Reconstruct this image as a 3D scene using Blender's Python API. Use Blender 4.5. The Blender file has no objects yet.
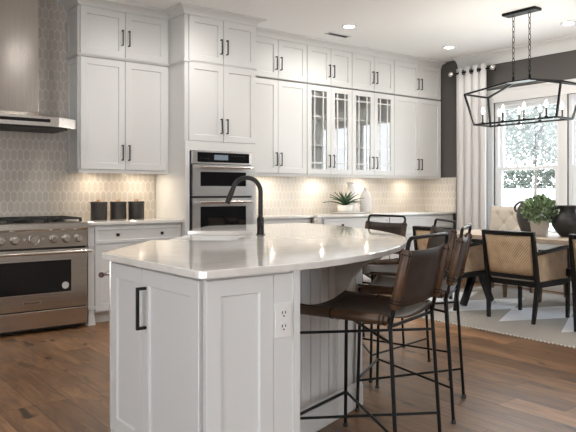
import bpy, bmesh, math, random
from mathutils import Vector, Matrix
random.seed(7)
S = bpy.context.scene
COL = S.collection
PI = math.pi

# ------------------------------------------------------------------ camera, world, exposure
cam_d = bpy.data.cameras.new('camera'); cam = bpy.data.objects.new('camera', cam_d); COL.objects.link(cam)
cam_d.sensor_width = 36.0; cam_d.lens = 658.0/576.0*36.0; cam_d.shift_y = -24.0/576.0
cam_d.clip_start = 0.05; cam_d.clip_end = 300
cam.location = (0, 0, 1.177); cam.rotation_euler = (PI/2, 0, -math.radians(37.7))
S.camera = cam
S.view_settings.view_transform = 'Standard'; S.view_settings.look = 'None'
S.view_settings.exposure = 0.29; S.view_settings.gamma = 1.0
try: S.view_settings.use_curve_mapping = False
except Exception: pass
S.cycles.use_denoising = True
S.cycles.max_bounces = 8; S.cycles.diffuse_bounces = 5; S.cycles.transparent_max_bounces = 16
S.cycles.sample_clamp_indirect = 6.0
S.cycles.caustics_reflective = False; S.cycles.caustics_refractive = False

W = bpy.data.worlds.new('sky'); S.world = W; W.use_nodes = True
wn = W.node_tree; wn.nodes.clear()
w_out = wn.nodes.new('ShaderNodeOutputWorld'); w_bg = wn.nodes.new('ShaderNodeBackground')
w_tc = wn.nodes.new('ShaderNodeTexCoord'); w_sep = wn.nodes.new('ShaderNodeSeparateXYZ'); w_rmp = wn.nodes.new('ShaderNodeValToRGB')
wn.links.new(w_tc.outputs['Generated'], w_sep.inputs[0]); wn.links.new(w_sep.outputs['Z'], w_rmp.inputs[0])
w_rmp.color_ramp.elements[0].position = 0.0; w_rmp.color_ramp.elements[0].color = (0.92, 0.96, 1, 1)
w_rmp.color_ramp.elements[1].position = 0.7; w_rmp.color_ramp.elements[1].color = (0.75, 0.87, 1, 1)
wn.links.new(w_rmp.outputs[0], w_bg.inputs[0]); wn.links.new(w_bg.outputs[0], w_out.inputs[0])
w_bg.inputs[1].default_value = 5.5

CEIL = 2.97; XW = 7.28; YW = 6.24; YU = 5.92; YT = 5.60; YC = 5.63
XL = -2.6; YR = -4.2

def area(name, loc, rot, sx, sy, power, color):
    d = bpy.data.lights.new(name, 'AREA'); d.shape = 'RECTANGLE'; d.size = sx; d.size_y = sy
    d.energy = power; d.color = color
    o = bpy.data.objects.new(name, d); COL.objects.link(o); o.location = loc; o.rotation_euler = rot
    return o

# ------------------------------------------------------------------ materials
def nodes_of(name):
    m = bpy.data.materials.new(name); m.use_nodes = True
    nt = m.node_tree; b = nt.nodes['Principled BSDF']
    return m, nt, b
def setc(b, key, v):
    if key in b.inputs: b.inputs[key].default_value = v
def mat(name, col, rough=0.5, metal=0.0, spec=0.5, var=0.0, scale=20.0, bump=0.0, stretch=(1,1,1), emit=None, estr=0, coat=0.0, sheen=0.0):
    m, nt, b = nodes_of(name)
    c = (*col, 1)
    setc(b, 'Base Color', c); setc(b, 'Roughness', rough); setc(b, 'Metallic', metal); setc(b, 'Specular IOR Level', spec)
    setc(b, 'Coat Weight', coat); setc(b, 'Sheen Weight', sheen)
    if emit: setc(b, 'Emission Color', (*emit, 1)); setc(b, 'Emission Strength', estr)
    if var or bump:
        tc = nt.nodes.new('ShaderNodeTexCoord'); mp = nt.nodes.new('ShaderNodeMapping'); nz = nt.nodes.new('ShaderNodeTexNoise')
        mp.inputs['Scale'].default_value = stretch; nz.inputs['Scale'].default_value = scale; nz.inputs['Detail'].default_value = 5
        nt.links.new(tc.outputs['Object'], mp.inputs[0]); nt.links.new(mp.outputs[0], nz.inputs['Vector'])
        if var:
            r = nt.nodes.new('ShaderNodeValToRGB')
            r.color_ramp.elements[0].position = 0.3; r.color_ramp.elements[1].position = 0.7
            r.color_ramp.elements[0].color = (*[max(0, x*(1-var)) for x in col], 1)
            r.color_ramp.elements[1].color = (*[min(1, x*(1+var)) for x in col], 1)
            nt.links.new(nz.outputs[0], r.inputs[0]); nt.links.new(r.outputs[0], b.inputs['Base Color'])
        if bump:
            bp = nt.nodes.new('ShaderNodeBump'); bp.inputs['Strength'].default_value = bump; bp.inputs['Distance'].default_value = 0.01
            nt.links.new(nz.outputs[0], bp.inputs['Height']); nt.links.new(bp.outputs[0], b.inputs['Normal'])
    return m
class NT:
    def __init__(s, nt): s.nt = nt
    def m(s, op, a, b=None, c=None):
        n = s.nt.nodes.new('ShaderNodeMath'); n.operation = op
        for i, v in enumerate((a, b, c)):
            if v is None: continue
            if isinstance(v, (int, float)): n.inputs[i].default_value = v
            else: s.nt.links.new(v, n.inputs[i])
        return n.outputs[0]
    def mix(s, f, a, b):
        n = s.nt.nodes.new('ShaderNodeMix'); n.data_type = 'RGBA'
        for k, v in ((0, f), (6, a), (7, b)):
            if isinstance(v, (int, float)): n.inputs[k].default_value = v
            elif isinstance(v, tuple): n.inputs[k].default_value = (*v, 1)
            else: s.nt.links.new(v, n.inputs[k])
        return n.outputs[2]
    def xyz(s):
        t = s.nt.nodes.new('ShaderNodeTexCoord'); p = s.nt.nodes.new('ShaderNodeSeparateXYZ')
        s.nt.links.new(t.outputs['Object'], p.inputs[0]); return p.outputs[0], p.outputs[1], p.outputs[2], t.outputs['Object']
    def comb(s, x, y, z):
        n = s.nt.nodes.new('ShaderNodeCombineXYZ')
        for i, v in enumerate((x, y, z)):
            if isinstance(v, (int, float)): n.inputs[i].default_value = v
            else: s.nt.links.new(v, n.inputs[i])
        return n.outputs[0]
    def noise(s, vec, scale, detail=4, dist=0):
        n = s.nt.nodes.new('ShaderNodeTexNoise'); n.inputs['Scale'].default_value = scale; n.inputs['Detail'].default_value = detail
        n.inputs['Distortion'].default_value = dist; s.nt.links.new(vec, n.inputs['Vector']); return n.outputs[0]
    def white(s, vec):
        n = s.nt.nodes.new('ShaderNodeTexWhiteNoise'); n.noise_dimensions = '3D'; s.nt.links.new(vec, n.inputs['Vector']); return n.outputs[0]
    def ramp(s, f, stops):
        n = s.nt.nodes.new('ShaderNodeValToRGB'); e = n.color_ramp.elements
        while len(e) < len(stops): e.new(0.5)
        for i, (p, c) in enumerate(stops): e[i].position = p; e[i].color = (*c, 1)
        s.nt.links.new(f, n.inputs[0]); return n.outputs[0]
    def bump(s, b, h, st=0.3, d=0.005):
        n = s.nt.nodes.new('ShaderNodeBump'); n.inputs['Strength'].default_value = st; n.inputs['Distance'].default_value = d
        s.nt.links.new(h, n.inputs['Height']); s.nt.links.new(n.outputs[0], b.inputs['Normal'])

def picket_tile(name, axis, ca, cb, grout, w=0.056, stretch=1.95, rough=0.16):
    m, nt, b = nodes_of(name); N = NT(nt)
    x, y, z, o = N.xyz()
    u = N.m('DIVIDE', x if axis == 'x' else y, w)
    v = N.m('DIVIDE', z, w*stretch)
    def cell(off):
        a = N.m('SUBTRACT', N.m('FLOORED_MODULO', N.m('ADD', u, off), 1.0), 0.5)
        c = N.m('SUBTRACT', N.m('FLOORED_MODULO', N.m('ADD', v, off*1.7320508), 1.7320508), 0.8660254)
        l = N.m('ADD', N.m('MULTIPLY', a, a), N.m('MULTIPLY', c, c))
        return a, c, l
    a1, c1, l1 = cell(0.0); a2, c2, l2 = cell(0.5)
    t = N.m('LESS_THAN', l1, l2)
    def sel(p, q): return N.m('ADD', N.m('MULTIPLY', t, p), N.m('MULTIPLY', N.m('SUBTRACT', 1.0, t), q))
    gx = sel(a1, a2); gy = sel(c1, c2)
    ax = N.m('ABSOLUTE', gx); ay = N.m('ABSOLUTE', gy)
    d = N.m('MAXIMUM', ax, N.m('ADD', N.m('MULTIPLY', ax, 0.5), N.m('MULTIPLY', ay, 0.8660254)))
    edge = N.m('SMOOTH_MAX', 0.0, N.m('MULTIPLY', N.m('SUBTRACT', d, 0.43), 22.0), 0.1)
    edge = N.m('MINIMUM', edge, 1.0)
    idv = N.comb(N.m('ROUND', N.m('MULTIPLY', N.m('SUBTRACT', u, gx), 2.0)), N.m('ROUND', N.m('MULTIPLY', N.m('SUBTRACT', v, gy), 1.1547)), 1.0)
    rnd = N.white(idv)
    col = N.mix(rnd, ca, cb)
    nz = N.noise(o, 9.0, 3)
    col = N.mix(edge, col, grout)
    nt.links.new(col, b.inputs['Base Color'])
    ro = N.m('ADD', rough, N.m('MULTIPLY', edge, 0.45)); nt.links.new(ro, b.inputs['Roughness'])
    h = N.m('ADD', N.m('MULTIPLY', edge, -1.0), N.m('MULTIPLY', nz, 1.2))
    N.bump(b, h, 0.45, 0.004)
    return m
M = {}
M['cab'] = mat('white_cabinet_paint', (0.69, 0.685, 0.67), 0.38)
M['wall'] = mat('white_wall_paint', (0.74, 0.72, 0.68), 0.7)
M['charcoal'] = mat('charcoal_wall_paint', (0.085, 0.078, 0.075), 0.7)
M['ceil'] = mat('ceiling_paint', (0.87, 0.87, 0.87), 0.8)
M['trim'] = mat('white_trim_paint', (0.70, 0.70, 0.70), 0.4)
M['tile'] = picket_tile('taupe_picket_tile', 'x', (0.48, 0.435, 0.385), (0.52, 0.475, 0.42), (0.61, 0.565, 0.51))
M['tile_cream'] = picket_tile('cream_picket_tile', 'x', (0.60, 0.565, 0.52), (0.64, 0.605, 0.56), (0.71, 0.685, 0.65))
M['tile_side'] = picket_tile('cream_picket_tile_side', 'y', (0.60, 0.565, 0.52), (0.64, 0.605, 0.56), (0.71, 0.685, 0.65))
def quartz():
    m, nt, b = nodes_of('polished_white_quartz'); N = NT(nt); x, y, z, o = N.xyz()
    n = N.noise(o, 2.2, 8, 1.5)
    c = N.ramp(n, [(0.40, (0.78, 0.755, 0.715)), (0.5, (0.735, 0.705, 0.66)), (0.6, (0.79, 0.765, 0.725))])
    nt.links.new(c, b.inputs['Base Color']); setc(b, 'Roughness', 0.06); setc(b, 'IOR', 1.85)
    return m
M['quartz'] = quartz()
def floor_mat():
    m, nt, b = nodes_of('oak_plank_floor'); N = NT(nt); x, y, z, o = N.xyz()
    pw, pl = 0.185, 1.7
    row = N.m('FLOOR', N.m('DIVIDE', x, pw))
    fx = N.m('FLOORED_MODULO', N.m('DIVIDE', x, pw), 1.0)
    off = N.white(N.comb(row, 3.3, 0.0))
    yy = N.m('ADD', N.m('DIVIDE', y, pl), N.m('MULTIPLY', off, 5.0))
    cy = N.m('FLOOR', yy); fy = N.m('FLOORED_MODULO', yy, 1.0)
    rnd = N.white(N.comb(row, cy, 1.7))
    shift = N.m('MULTIPLY', rnd, 37.0)
    vec = N.comb(N.m('ADD', x, shift), N.m('MULTIPLY', N.m('ADD', y, shift), 0.16), shift)
    g = N.noise(vec, 15.0, 8, 1.2)
    g2 = N.noise(N.comb(N.m('ADD', x, shift), N.m('MULTIPLY', y, 0.35), shift), 5.5, 5, 1.0)
    kn = N.noise(N.comb(N.m('ADD', x, shift), N.m('MULTIPLY', y, 0.45), shift), 6.5, 2, 0.6)
    base = N.ramp(g, [(0.25, (0.115, 0.058, 0.028)), (0.5, (0.235, 0.127, 0.064)), (0.75, (0.36, 0.207, 0.110))])
    tint = N.mix(rnd, (0.60, 0.58, 0.56), (1.28, 1.22, 1.14))
    n = nt.nodes.new('ShaderNodeMix'); n.data_type = 'RGBA'; n.blend_type = 'MULTIPLY'; n.inputs[0].default_value = 1.0
    nt.links.new(base, n.inputs[6]); nt.links.new(tint, n.inputs[7]); c = n.outputs[2]
    c = N.mix(N.m('MULTIPLY', N.m('GREATER_THAN', g2, 0.0), N.m('MULTIPLY', N.m('MAXIMUM', N.m('SUBTRACT', g2, 0.52), 0.0), 2.4)), c, (0.07, 0.034, 0.017))
    c = N.mix(N.m('MINIMUM', N.m('MULTIPLY', N.m('MAXIMUM', N.m('SUBTRACT', kn, 0.635), 0.0), 13.0), 0.9), c, (0.028, 0.014, 0.008))
    gap = N.m('MAXIMUM', N.m('LESS_THAN', fx, 0.022), N.m('LESS_THAN', fy, 0.0022))
    c = N.mix(N.m('MULTIPLY', gap, 0.75), c, (0.022, 0.011, 0.006))
    nt.links.new(c, b.inputs['Base Color'])
    nt.links.new(N.m('ADD', 0.30, N.m('MULTIPLY', g, 0.18)), b.inputs['Roughness'])
    N.bump(b, N.m('SUBTRACT', N.m('MULTIPLY', g, 0.4), gap), 0.25, 0.003)
    return m
M['floor'] = floor_mat()
M['steel'] = mat('brushed_stainless', (0.60, 0.555, 0.505), 0.24, 1.0, var=0.10, scale=6, stretch=(0.4, 1, 60), bump=0.03)  # brown tint stands in for dim floor reflections on the range
M['steel_hood'] = mat('brushed_stainless_hood', (0.62, 0.58, 0.54), 0.17, 1.0, var=0.08, scale=6, stretch=(60, 60, 0.4), bump=0.025)
M['steel_oven'] = mat('brightened_stainless', (0.80, 0.79, 0.78), 0.30, 1.0, var=0.06, scale=6, stretch=(0.4, 1, 60), bump=0.02)  # same stainless, colour brightened to stand in for the oven's bright reflections
M['steel_bright'] = mat('polished_stainless', (0.72, 0.69, 0.66), 0.16, 1.0)
for q_ in ('steel', 'steel_hood'):
    setc(M[q_].node_tree.nodes['Principled BSDF'], 'Anisotropic', 0.8); setc(M[q_].node_tree.nodes['Principled BSDF'], 'Anisotropic Rotation', 0.25 if q_ == 'steel_hood' else 0.0)
M['blackglass'] = mat('black_oven_glass', (0.008, 0.008, 0.009), 0.05, 0, 0.5)
M['black'] = mat('black_enamel', (0.012, 0.012, 0.012), 0.35)
M['iron'] = mat('cast_iron', (0.02, 0.02, 0.02), 0.55, 0, 0.4, bump=0.1, scale=150)
M['bronze'] = mat('dark_bronze_metal', (0.008, 0.007, 0.007), 0.3, 0.3)
M['blackmetal'] = mat('matte_black_steel', (0.005, 0.0047, 0.0047), 0.35, 0.0, 0.22)
M['gunmetal'] = mat('gunmetal_faucet', (0.02, 0.019, 0.018), 0.3, 0.5)
M['plastic'] = mat('white_plastic', (0.78, 0.77, 0.75), 0.35)
M['slot'] = mat('dark_slot', (0.02, 0.02, 0.02), 0.6)
M['fireclay'] = mat('white_fireclay', (0.83, 0.82, 0.80), 0.12)
M['seat_leather'] = mat('dark_brown_leather', (0.022, 0.010, 0.0055), 0.42, 0, 0.3, var=0.75, scale=9, bump=0.08)
M['roll_leather'] = mat('worn_brown_leather', (0.070, 0.035, 0.017), 0.38, 0, 0.5, var=0.45, scale=14, bump=0.08)
M['back_leather'] = mat('grey_brown_leather', (0.043, 0.029, 0.023), 0.5, 0, 0.3, var=0.3, scale=12, bump=0.08)
M['blackwood'] = mat('black_stained_wood', (0.007, 0.007, 0.0075), 0.4, 0, 0.4)
def cane():
    m, nt, b = nodes_of('woven_cane'); N = NT(nt); x, y, z, o = N.xyz()
    k = 2*PI/0.022
    s1 = N.m('SINE', N.m('MULTIPLY', N.m('ADD', x, y), k)); s2 = N.m('SINE', N.m('MULTIPLY', z, k))
    d = N.m('MULTIPLY', N.m('ADD', N.m('MULTIPLY', s1, s2), 1.0), 0.5)
    n = N.noise(o, 14.0, 4)
    c = N.ramp(N.m('ADD', N.m('MULTIPLY', d, 0.55), N.m('MULTIPLY', n, 0.45)), [(0.2, (0.24, 0.15, 0.08)), (0.5, (0.66, 0.47, 0.29)), (0.8, (0.85, 0.66, 0.45))])
    nt.links.new(c, b.inputs['Base Color']); setc(b, 'Roughness', 0.6); N.bump(b, d, 0.5, 0.003)
    return m
M['cane'] = cane()
M['cushion'] = mat('oatmeal_cushion_fabric', (0.55, 0.51, 0.45), 0.9, var=0.08, scale=120, bump=0.1)
M['linen'] = mat('beige_linen', (0.58, 0.52, 0.45), 0.9, var=0.08, scale=150, bump=0.12, sheen=0.2)
M['tabletop'] = mat('washed_oak_tabletop', (0.52, 0.43, 0.34), 0.42, var=0.22, scale=8, stretch=(6, 0.7, 1), bump=0.05)
M['browwood'] = mat('brown_wood_leg', (0.16, 0.10, 0.06), 0.5, var=0.2, scale=20)
M['vase'] = mat('charcoal_stoneware', (0.016, 0.0155, 0.0155), 0.42, var=0.5, scale=12, bump=0.18)
M['jar'] = mat('slate_stoneware', (0.036, 0.035, 0.037), 0.5, var=0.25, scale=12, bump=0.1)
M['pot'] = mat('greige_ceramic', (0.45, 0.41, 0.36), 0.45)
M['soil'] = mat('potting_soil', (0.05, 0.035, 0.025), 0.95, bump=0.4, scale=60)
M['leaf'] = mat('green_leaf', (0.22, 0.30, 0.16), 0.4, var=0.7, scale=35)
M['agave'] = mat('agave_leaf', (0.035, 0.085, 0.040), 0.38, var=0.6, scale=25)
M['whiteceramic'] = mat('white_ceramic', (0.80, 0.78, 0.74), 0.25)
M['greyceramic'] = mat('pale_grey_ceramic', (0.60, 0.59, 0.58), 0.35)
M['tray'] = mat('grey_stone_tray', (0.50, 0.48, 0.46), 0.4, var=0.15, scale=20)
M['canister'] = mat('graphite_canister', (0.045, 0.042, 0.040), 0.45, 0.5)
M['knobwood'] = mat('light_wood', (0.50, 0.30, 0.17), 0.5, var=0.15, scale=40)
M['curtain'] = mat('ivory_curtain_fabric', (0.66, 0.65, 0.645), 0.85, bump=0.05, scale=200)
M['red'] = mat('red_medallion', (0.06, 0.006, 0.006), 0.3)
M['display'] = mat('oven_display', (0.03, 0.035, 0.04), 0.2, emit=(0.55, 0.65, 0.75), estr=0.25)
M['lamp_glow'] = mat('lamp_diffuser', (1, 1, 1), 0.5, emit=(1, 0.95, 0.88), estr=14)
M['bulb'] = mat('candle_bulb', (1, 1, 1), 0.3, emit=(1, 0.93, 0.85), estr=9)
M['puck'] = mat('under_cabinet_led', (1, 1, 1), 0.5, emit=(1, 0.9, 0.75), estr=4)
M['vinyl'] = mat('white_vinyl', (0.78, 0.79, 0.81), 0.4)
M['grass'] = mat('overexposed_lawn', (0.62, 0.62, 0.55), 0.95, var=0.15, scale=1.5)  # lawn colour paled for the overexposed daylight outside
M['bark'] = mat('grey_bark', (0.16, 0.13, 0.11), 0.9, var=0.3, scale=10)
M['treeleaf'] = mat('spring_foliage', (0.29, 0.30, 0.28), 0.7, var=0.4, scale=2)
M['hedgeleaf'] = mat('hedge_foliage', (0.15, 0.165, 0.135), 0.7, var=0.5, scale=3)
M['concrete'] = mat('pale_concrete', (0.6, 0.6, 0.58), 0.9)
def glass(name, f=0.10, tint=(1, 1, 1)):
    m = bpy.data.materials.new(name); m.use_nodes = True; nt = m.node_tree; nt.nodes.clear()
    o = nt.nodes.new('ShaderNodeOutputMaterial'); mx = nt.nodes.new('ShaderNodeMixShader'); t = nt.nodes.new('ShaderNodeBsdfTransparent'); g = nt.nodes.new('ShaderNodeBsdfGlossy')
    t.inputs[0].default_value = (*tint, 1); g.inputs['Roughness'].default_value = 0.02
    fr = nt.nodes.new('ShaderNodeFresnel'); fr.inputs[0].default_value = 1.5
    ad = nt.nodes.new('ShaderNodeMath'); ad.operation = 'ADD'; ad.inputs[1].default_value = f
    ge = nt.nodes.new('ShaderNodeNewGeometry'); sb = nt.nodes.new('ShaderNodeMath'); sb.operation = 'SUBTRACT'; sb.inputs[0].default_value = 1.0
    mu = nt.nodes.new('ShaderNodeMath'); mu.operation = 'MULTIPLY'
    nt.links.new(ge.outputs['Backfacing'], sb.inputs[1]); nt.links.new(fr.outputs[0], ad.inputs[0])
    nt.links.new(ad.outputs[0], mu.inputs[0]); nt.links.new(sb.outputs[0], mu.inputs[1]); nt.links.new(mu.outputs[0], mx.inputs[0])
    nt.links.new(t.outputs[0], mx.inputs[1]); nt.links.new(g.outputs[0], mx.inputs[2]); nt.links.new(mx.outputs[0], o.inputs[0])
    return m
M['glass'] = glass('window_glass', 0.0)
M['cabglass'] = glass('cabinet_glass', 0.13, (0.97, 0.98, 0.98))
def rug_mat():
    m, nt, b = nodes_of('woven_rug'); N = NT(nt); x, y, z, o = N.xyz()
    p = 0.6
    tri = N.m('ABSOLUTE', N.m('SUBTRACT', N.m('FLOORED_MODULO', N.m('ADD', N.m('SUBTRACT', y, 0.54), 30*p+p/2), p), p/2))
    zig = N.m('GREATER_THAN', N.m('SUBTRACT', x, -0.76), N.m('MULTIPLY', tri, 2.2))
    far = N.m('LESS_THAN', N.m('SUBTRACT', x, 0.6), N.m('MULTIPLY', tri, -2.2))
    pale_zig = N.m('MULTIPLY', zig, far)  # paler bluish-white zigzag field in the rug colour
    wv = N.m('SINE', N.m('MULTIPLY', N.m('ADD', x, N.m('MULTIPLY', N.m('SINE', N.m('MULTIPLY', y, 150.0)), 0.006)), 190.0))
    n = N.noise(o, 60.0, 4)
    base = N.ramp(N.m('ADD', N.m('MULTIPLY', n, 0.6), N.m('MULTIPLY', wv, 0.36)), [(0.1, (0.26, 0.24, 0.21)), (0.5, (0.47, 0.445, 0.41)), (0.8, (0.64, 0.615, 0.58))])
    c = N.mix(pale_zig, base, (0.76, 0.77, 0.80))
    nt.links.new(c, b.inputs['Base Color']); setc(b, 'Roughness', 0.95); N.bump(b, N.m('ADD', wv, n), 0.4, 0.004)
    return m
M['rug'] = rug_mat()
M['rugborder'] = mat('cream_braid', (0.66, 0.62, 0.55), 0.9)

# ------------------------------------------------------------------ mesh builder
ORG = {}
Z = Vector((0, 0, 1))
class MB:
    def __init__(s): s.v = []; s.f = []; s.sm = []
    def add(s, vs, fs, smooth=False):
        n = len(s.v); s.v += [Vector(p) for p in vs]
        for f in fs: s.f.append([i+n for i in f]); s.sm.append(smooth)
        return s
    def box(s, x0, x1, y0, y1, z0, z1):
        vs = [(x0,y0,z0),(x1,y0,z0),(x1,y1,z0),(x0,y1,z0),(x0,y0,z1),(x1,y0,z1),(x1,y1,z1),(x0,y1,z1)]
        return s.add(vs, [(0,3,2,1),(4,5,6,7),(0,1,5,4),(1,2,6,5),(2,3,7,6),(3,0,4,7)])
    def obox(s, O, u, n, a0, a1, d0, d1, h0, h1):
        O, u, n = Vector(O), Vector(u), Vector(n)
        P = lambda a, d, h: O + u*a + n*d + Z*h
        vs = [P(a0,d0,h0),P(a1,d0,h0),P(a1,d1,h0),P(a0,d1,h0),P(a0,d0,h1),P(a1,d0,h1),P(a1,d1,h1),P(a0,d1,h1)]
        return s.add(vs, [(0,3,2,1),(4,5,6,7),(0,1,5,4),(1,2,6,5),(2,3,7,6),(3,0,4,7)])
    def beam(s, a, b, wx, wy, side=None, w2=None):
        """tapering bar from a to b; wx along `side`, wy across"""
        a, b = Vector(a), Vector(b); d = (b-a).normalized()
        sd = Vector(side) if side else (Vector((0,0,1)) if abs(d.z) < 0.9 else Vector((1,0,0)))
        sd = (sd - d*sd.dot(d)).normalized(); t = d.cross(sd)
        ex, ey = w2 if w2 else (wx, wy)
        vs = []
        for p, qx, qy in ((a, wx, wy), (b, ex, ey)):
            for i, j in ((-1,-1),(1,-1),(1,1),(-1,1)): vs.append(p + sd*(i*qx/2) + t*(j*qy/2))
        return s.add(vs, [(3,2,1,0),(4,5,6,7),(0,1,5,4),(1,2,6,5),(2,3,7,6),(3,0,4,7)])
    def tube(s, pts, r, seg=8, closed=False):
        pts = [Vector(p) for p in pts]; n = len(pts)
        rr = r if isinstance(r, (list, tuple)) else [r]*n
        def tan(i):
            if closed: return (pts[(i+1) % n]-pts[i-1]).normalized()
            return (pts[min(i+1, n-1)]-pts[max(i-1, 0)]).normalized()
        t0 = tan(0); ref = Vector((0,0,1)) if abs(t0.z) < 0.9 else Vector((1,0,0))
        nrm = (ref - t0*ref.dot(t0)).normalized()
        vs = []; fs = []
        for i in range(n):
            t = tan(i); nrm = (nrm - t*nrm.dot(t)).normalized(); bi = t.cross(nrm)
            for k in range(seg):
                a = 2*PI*k/seg; vs.append(pts[i] + (nrm*math.cos(a) + bi*math.sin(a))*rr[i])
        for i in range(n if closed else n-1):
            j = (i+1) % n
            for k in range(seg):
                l = (k+1) % seg; fs.append((i*seg+k, i*seg+l, j*seg+l, j*seg+k))
        s.add(vs, fs, True)
        if not closed:
            s.add(vs[:seg], [tuple(range(seg-1, -1, -1))]); s.add(vs[-seg:], [tuple(range(seg))])
        return s
    def lathe(s, c, prof, seg=24, axis=None):
        """prof (r, h) pairs revolved about an axis through c (default up)"""
        c = Vector(c); ax = Vector(axis).normalized() if axis else Vector((0,0,1))
        ref = Vector((1,0,0)) if abs(ax.x) < 0.9 else Vector((0,1,0))
        e1 = (ref - ax*ref.dot(ax)).normalized(); e2 = ax.cross(e1)
        vs = []; fs = []
        for r, h in prof:
            for k in range(seg):
                a = 2*PI*k/seg; vs.append(c + ax*h + (e1*math.cos(a)+e2*math.sin(a))*max(r, 1e-4))
        for i in range(len(prof)-1):
            for k in range(seg):
                l = (k+1) % seg; fs.append((i*seg+k, i*seg+l, (i+1)*seg+l, (i+1)*seg+k))
        s.add(vs, fs, True)
        s.add(vs[:seg], [tuple(range(seg-1, -1, -1))]); s.add(vs[-seg:], [tuple(range(seg))])
        return s
    def prism(s, poly, z0, z1):
        n = len(poly)
        vs = [(x, y, z0) for x, y in poly] + [(x, y, z1) for x, y in poly]
        fs = [tuple(range(n-1, -1, -1)), tuple(range(n, 2*n))] + [(i, (i+1) % n, n+(i+1) % n, n+i) for i in range(n)]
        return s.add(vs, fs)
    def slab(s, fn, nu, nv, th, smooth=True):
        """closed curved sheet; fn(u,v)->point, thickened along its normal"""
        P = [[Vector(fn(i/nu, j/nv)) for j in range(nv+1)] for i in range(nu+1)]
        top = []; bot = []
        for i in range(nu+1):
            for j in range(nv+1):
                du = P[min(i+1,nu)][j]-P[max(i-1,0)][j]; dv = P[i][min(j+1,nv)]-P[i][max(j-1,0)]
                nn = du.cross(dv).normalized()
                top.append(P[i][j]+nn*th/2); bot.append(P[i][j]-nn*th/2)
        k = (nu+1)*(nv+1); I = lambda i, j: i*(nv+1)+j
        fs = []
        for i in range(nu):
            for j in range(nv):
                a, b, c, d = I(i,j), I(i+1,j), I(i+1,j+1), I(i,j+1)
                fs.append((a, b, c, d)); fs.append((k+d, k+c, k+b, k+a))
        s.add(top+bot, fs, smooth)
        rim = [I(i,0) for i in range(nu)] + [I(nu,j) for j in range(nv)] + [I(i,nv) for i in range(nu,0,-1)] + [I(0,j) for j in range(nv,0,-1)]
        base = len(s.v) - 2*k
        for q in range(len(rim)):
            a, b = rim[q], rim[(q+1) % len(rim)]
            s.f.append([base+b, base+a, base+k+a, base+k+b]); s.sm.append(False)
        return s
    def shaker(s, O, u, n, w, h, t=0.02, rail=0.06, rec=0.009):
        O, u, n = Vector(O), Vector(u), Vector(n)
        P = lambda a, d, z: O + u*a + n*d + Z*z
        R = lambda q, d: [P(q,d,q), P(w-q,d,q), P(w-q,d,h-q), P(q,d,h-q)]
        e = 0.002
        vs = R(0,0) + R(0,t-e) + R(e,t) + R(rail,t) + R(rail+0.005,t-rec)
        fs = [(0,3,2,1), (16,17,18,19)]
        for k in range(4):
            for i in range(4):
                j = (i+1) % 4; fs.append((4*k+i, 4*k+j, 4*k+4+j, 4*k+4+i))
        return s.add(vs, fs)
    def sweep(s, path, prof):
        """prof (out, z) swept along a plan path; `out` lies to the right of travel, mitred corners"""
        n = len(path); pts = [Vector((x, y, 0)) for x, y in path]; vs = []; m = len(prof)
        for i in range(n):
            d1 = (pts[i]-pts[i-1]).normalized() if i else None
            d2 = (pts[i+1]-pts[i]).normalized() if i < n-1 else None
            if d1 is None: d1 = d2
            if d2 is None: d2 = d1
            r1 = Vector((d1.y, -d1.x, 0)); r2 = Vector((d2.y, -d2.x, 0))
            b = (r1+r2); b = b/ max(b.dot(r1), 0.2)
            for o, z in prof: vs.append(pts[i] + b*o + Z*z)
        fs = []
        for i in range(n-1):
            for k in range(m):
                l = (k+1) % m; fs.append((i*m+k, i*m+l, (i+1)*m+l, (i+1)*m+k))
        fs += [tuple(range(m-1,-1,-1)), tuple(range((n-1)*m, n*m))]
        return s.add(vs, fs)
    def build(s, name, m, parent=None, label=None, origin=None, bevel=0, bseg=2):
        me = bpy.data.meshes.new(name)
        org = Vector(origin) if origin is not None else (ORG.get(parent.name, Vector()) if parent else Vector())
        me.from_pydata([tuple(p-org) for p in s.v], [], s.f)
        me.polygons.foreach_set('use_smooth', s.sm)
        bm = bmesh.new(); bm.from_mesh(me); bmesh.ops.recalc_face_normals(bm, faces=bm.faces); bm.to_mesh(me); bm.free()
        me.materials.append(m if not isinstance(m, str) else M[m]); me.update()
        o = bpy.data.objects.new(name, me); COL.objects.link(o)
        if parent: o.parent = parent; ORG[o.name] = ORG.get(parent.name, Vector())
        else: o.location = org; ORG[o.name] = org
        if label: o['label'] = label
        if bevel:
            b = o.modifiers.new('bevel', 'BEVEL'); b.width = bevel; b.segments = bseg; b.limit_method = 'ANGLE'; b.angle_limit = math.radians(40)
        return o
def tag(o, label, cat, group=None):
    o['label'] = label; o['category'] = cat
    if group: o['group'] = group
    return o
def root(name, label, cat, loc=(0,0,0), group=None):
    o = bpy.data.objects.new(name, None); COL.objects.link(o); o.empty_display_size = 0.1
    o.location = loc; ORG[o.name] = Vector(loc)
    return tag(o, label, cat, group)
def struct(o): o['kind'] = 'structure'; return o
def copy_tree(o, parent=None):
    c = o.copy(); COL.objects.link(c)
    if parent: c.parent = parent
    for ch in list(o.children): copy_tree(ch, c)
    return c

# ------------------------------------------------------------------ room shell
struct(MB().box(XL-0.2, XW+0.2, YR-0.2, YW+0.2, -0.15, 0).build('floor', 'floor'))
struct(MB().box(XL-0.2, XW+0.2, YR-0.2, YW+0.2, CEIL, CEIL+0.15).build('ceiling', 'ceil'))
struct(MB().box(XL-0.2, XW+0.2, YW, YW+0.2, 0, CEIL).build('wall_back', 'wall'))
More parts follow.
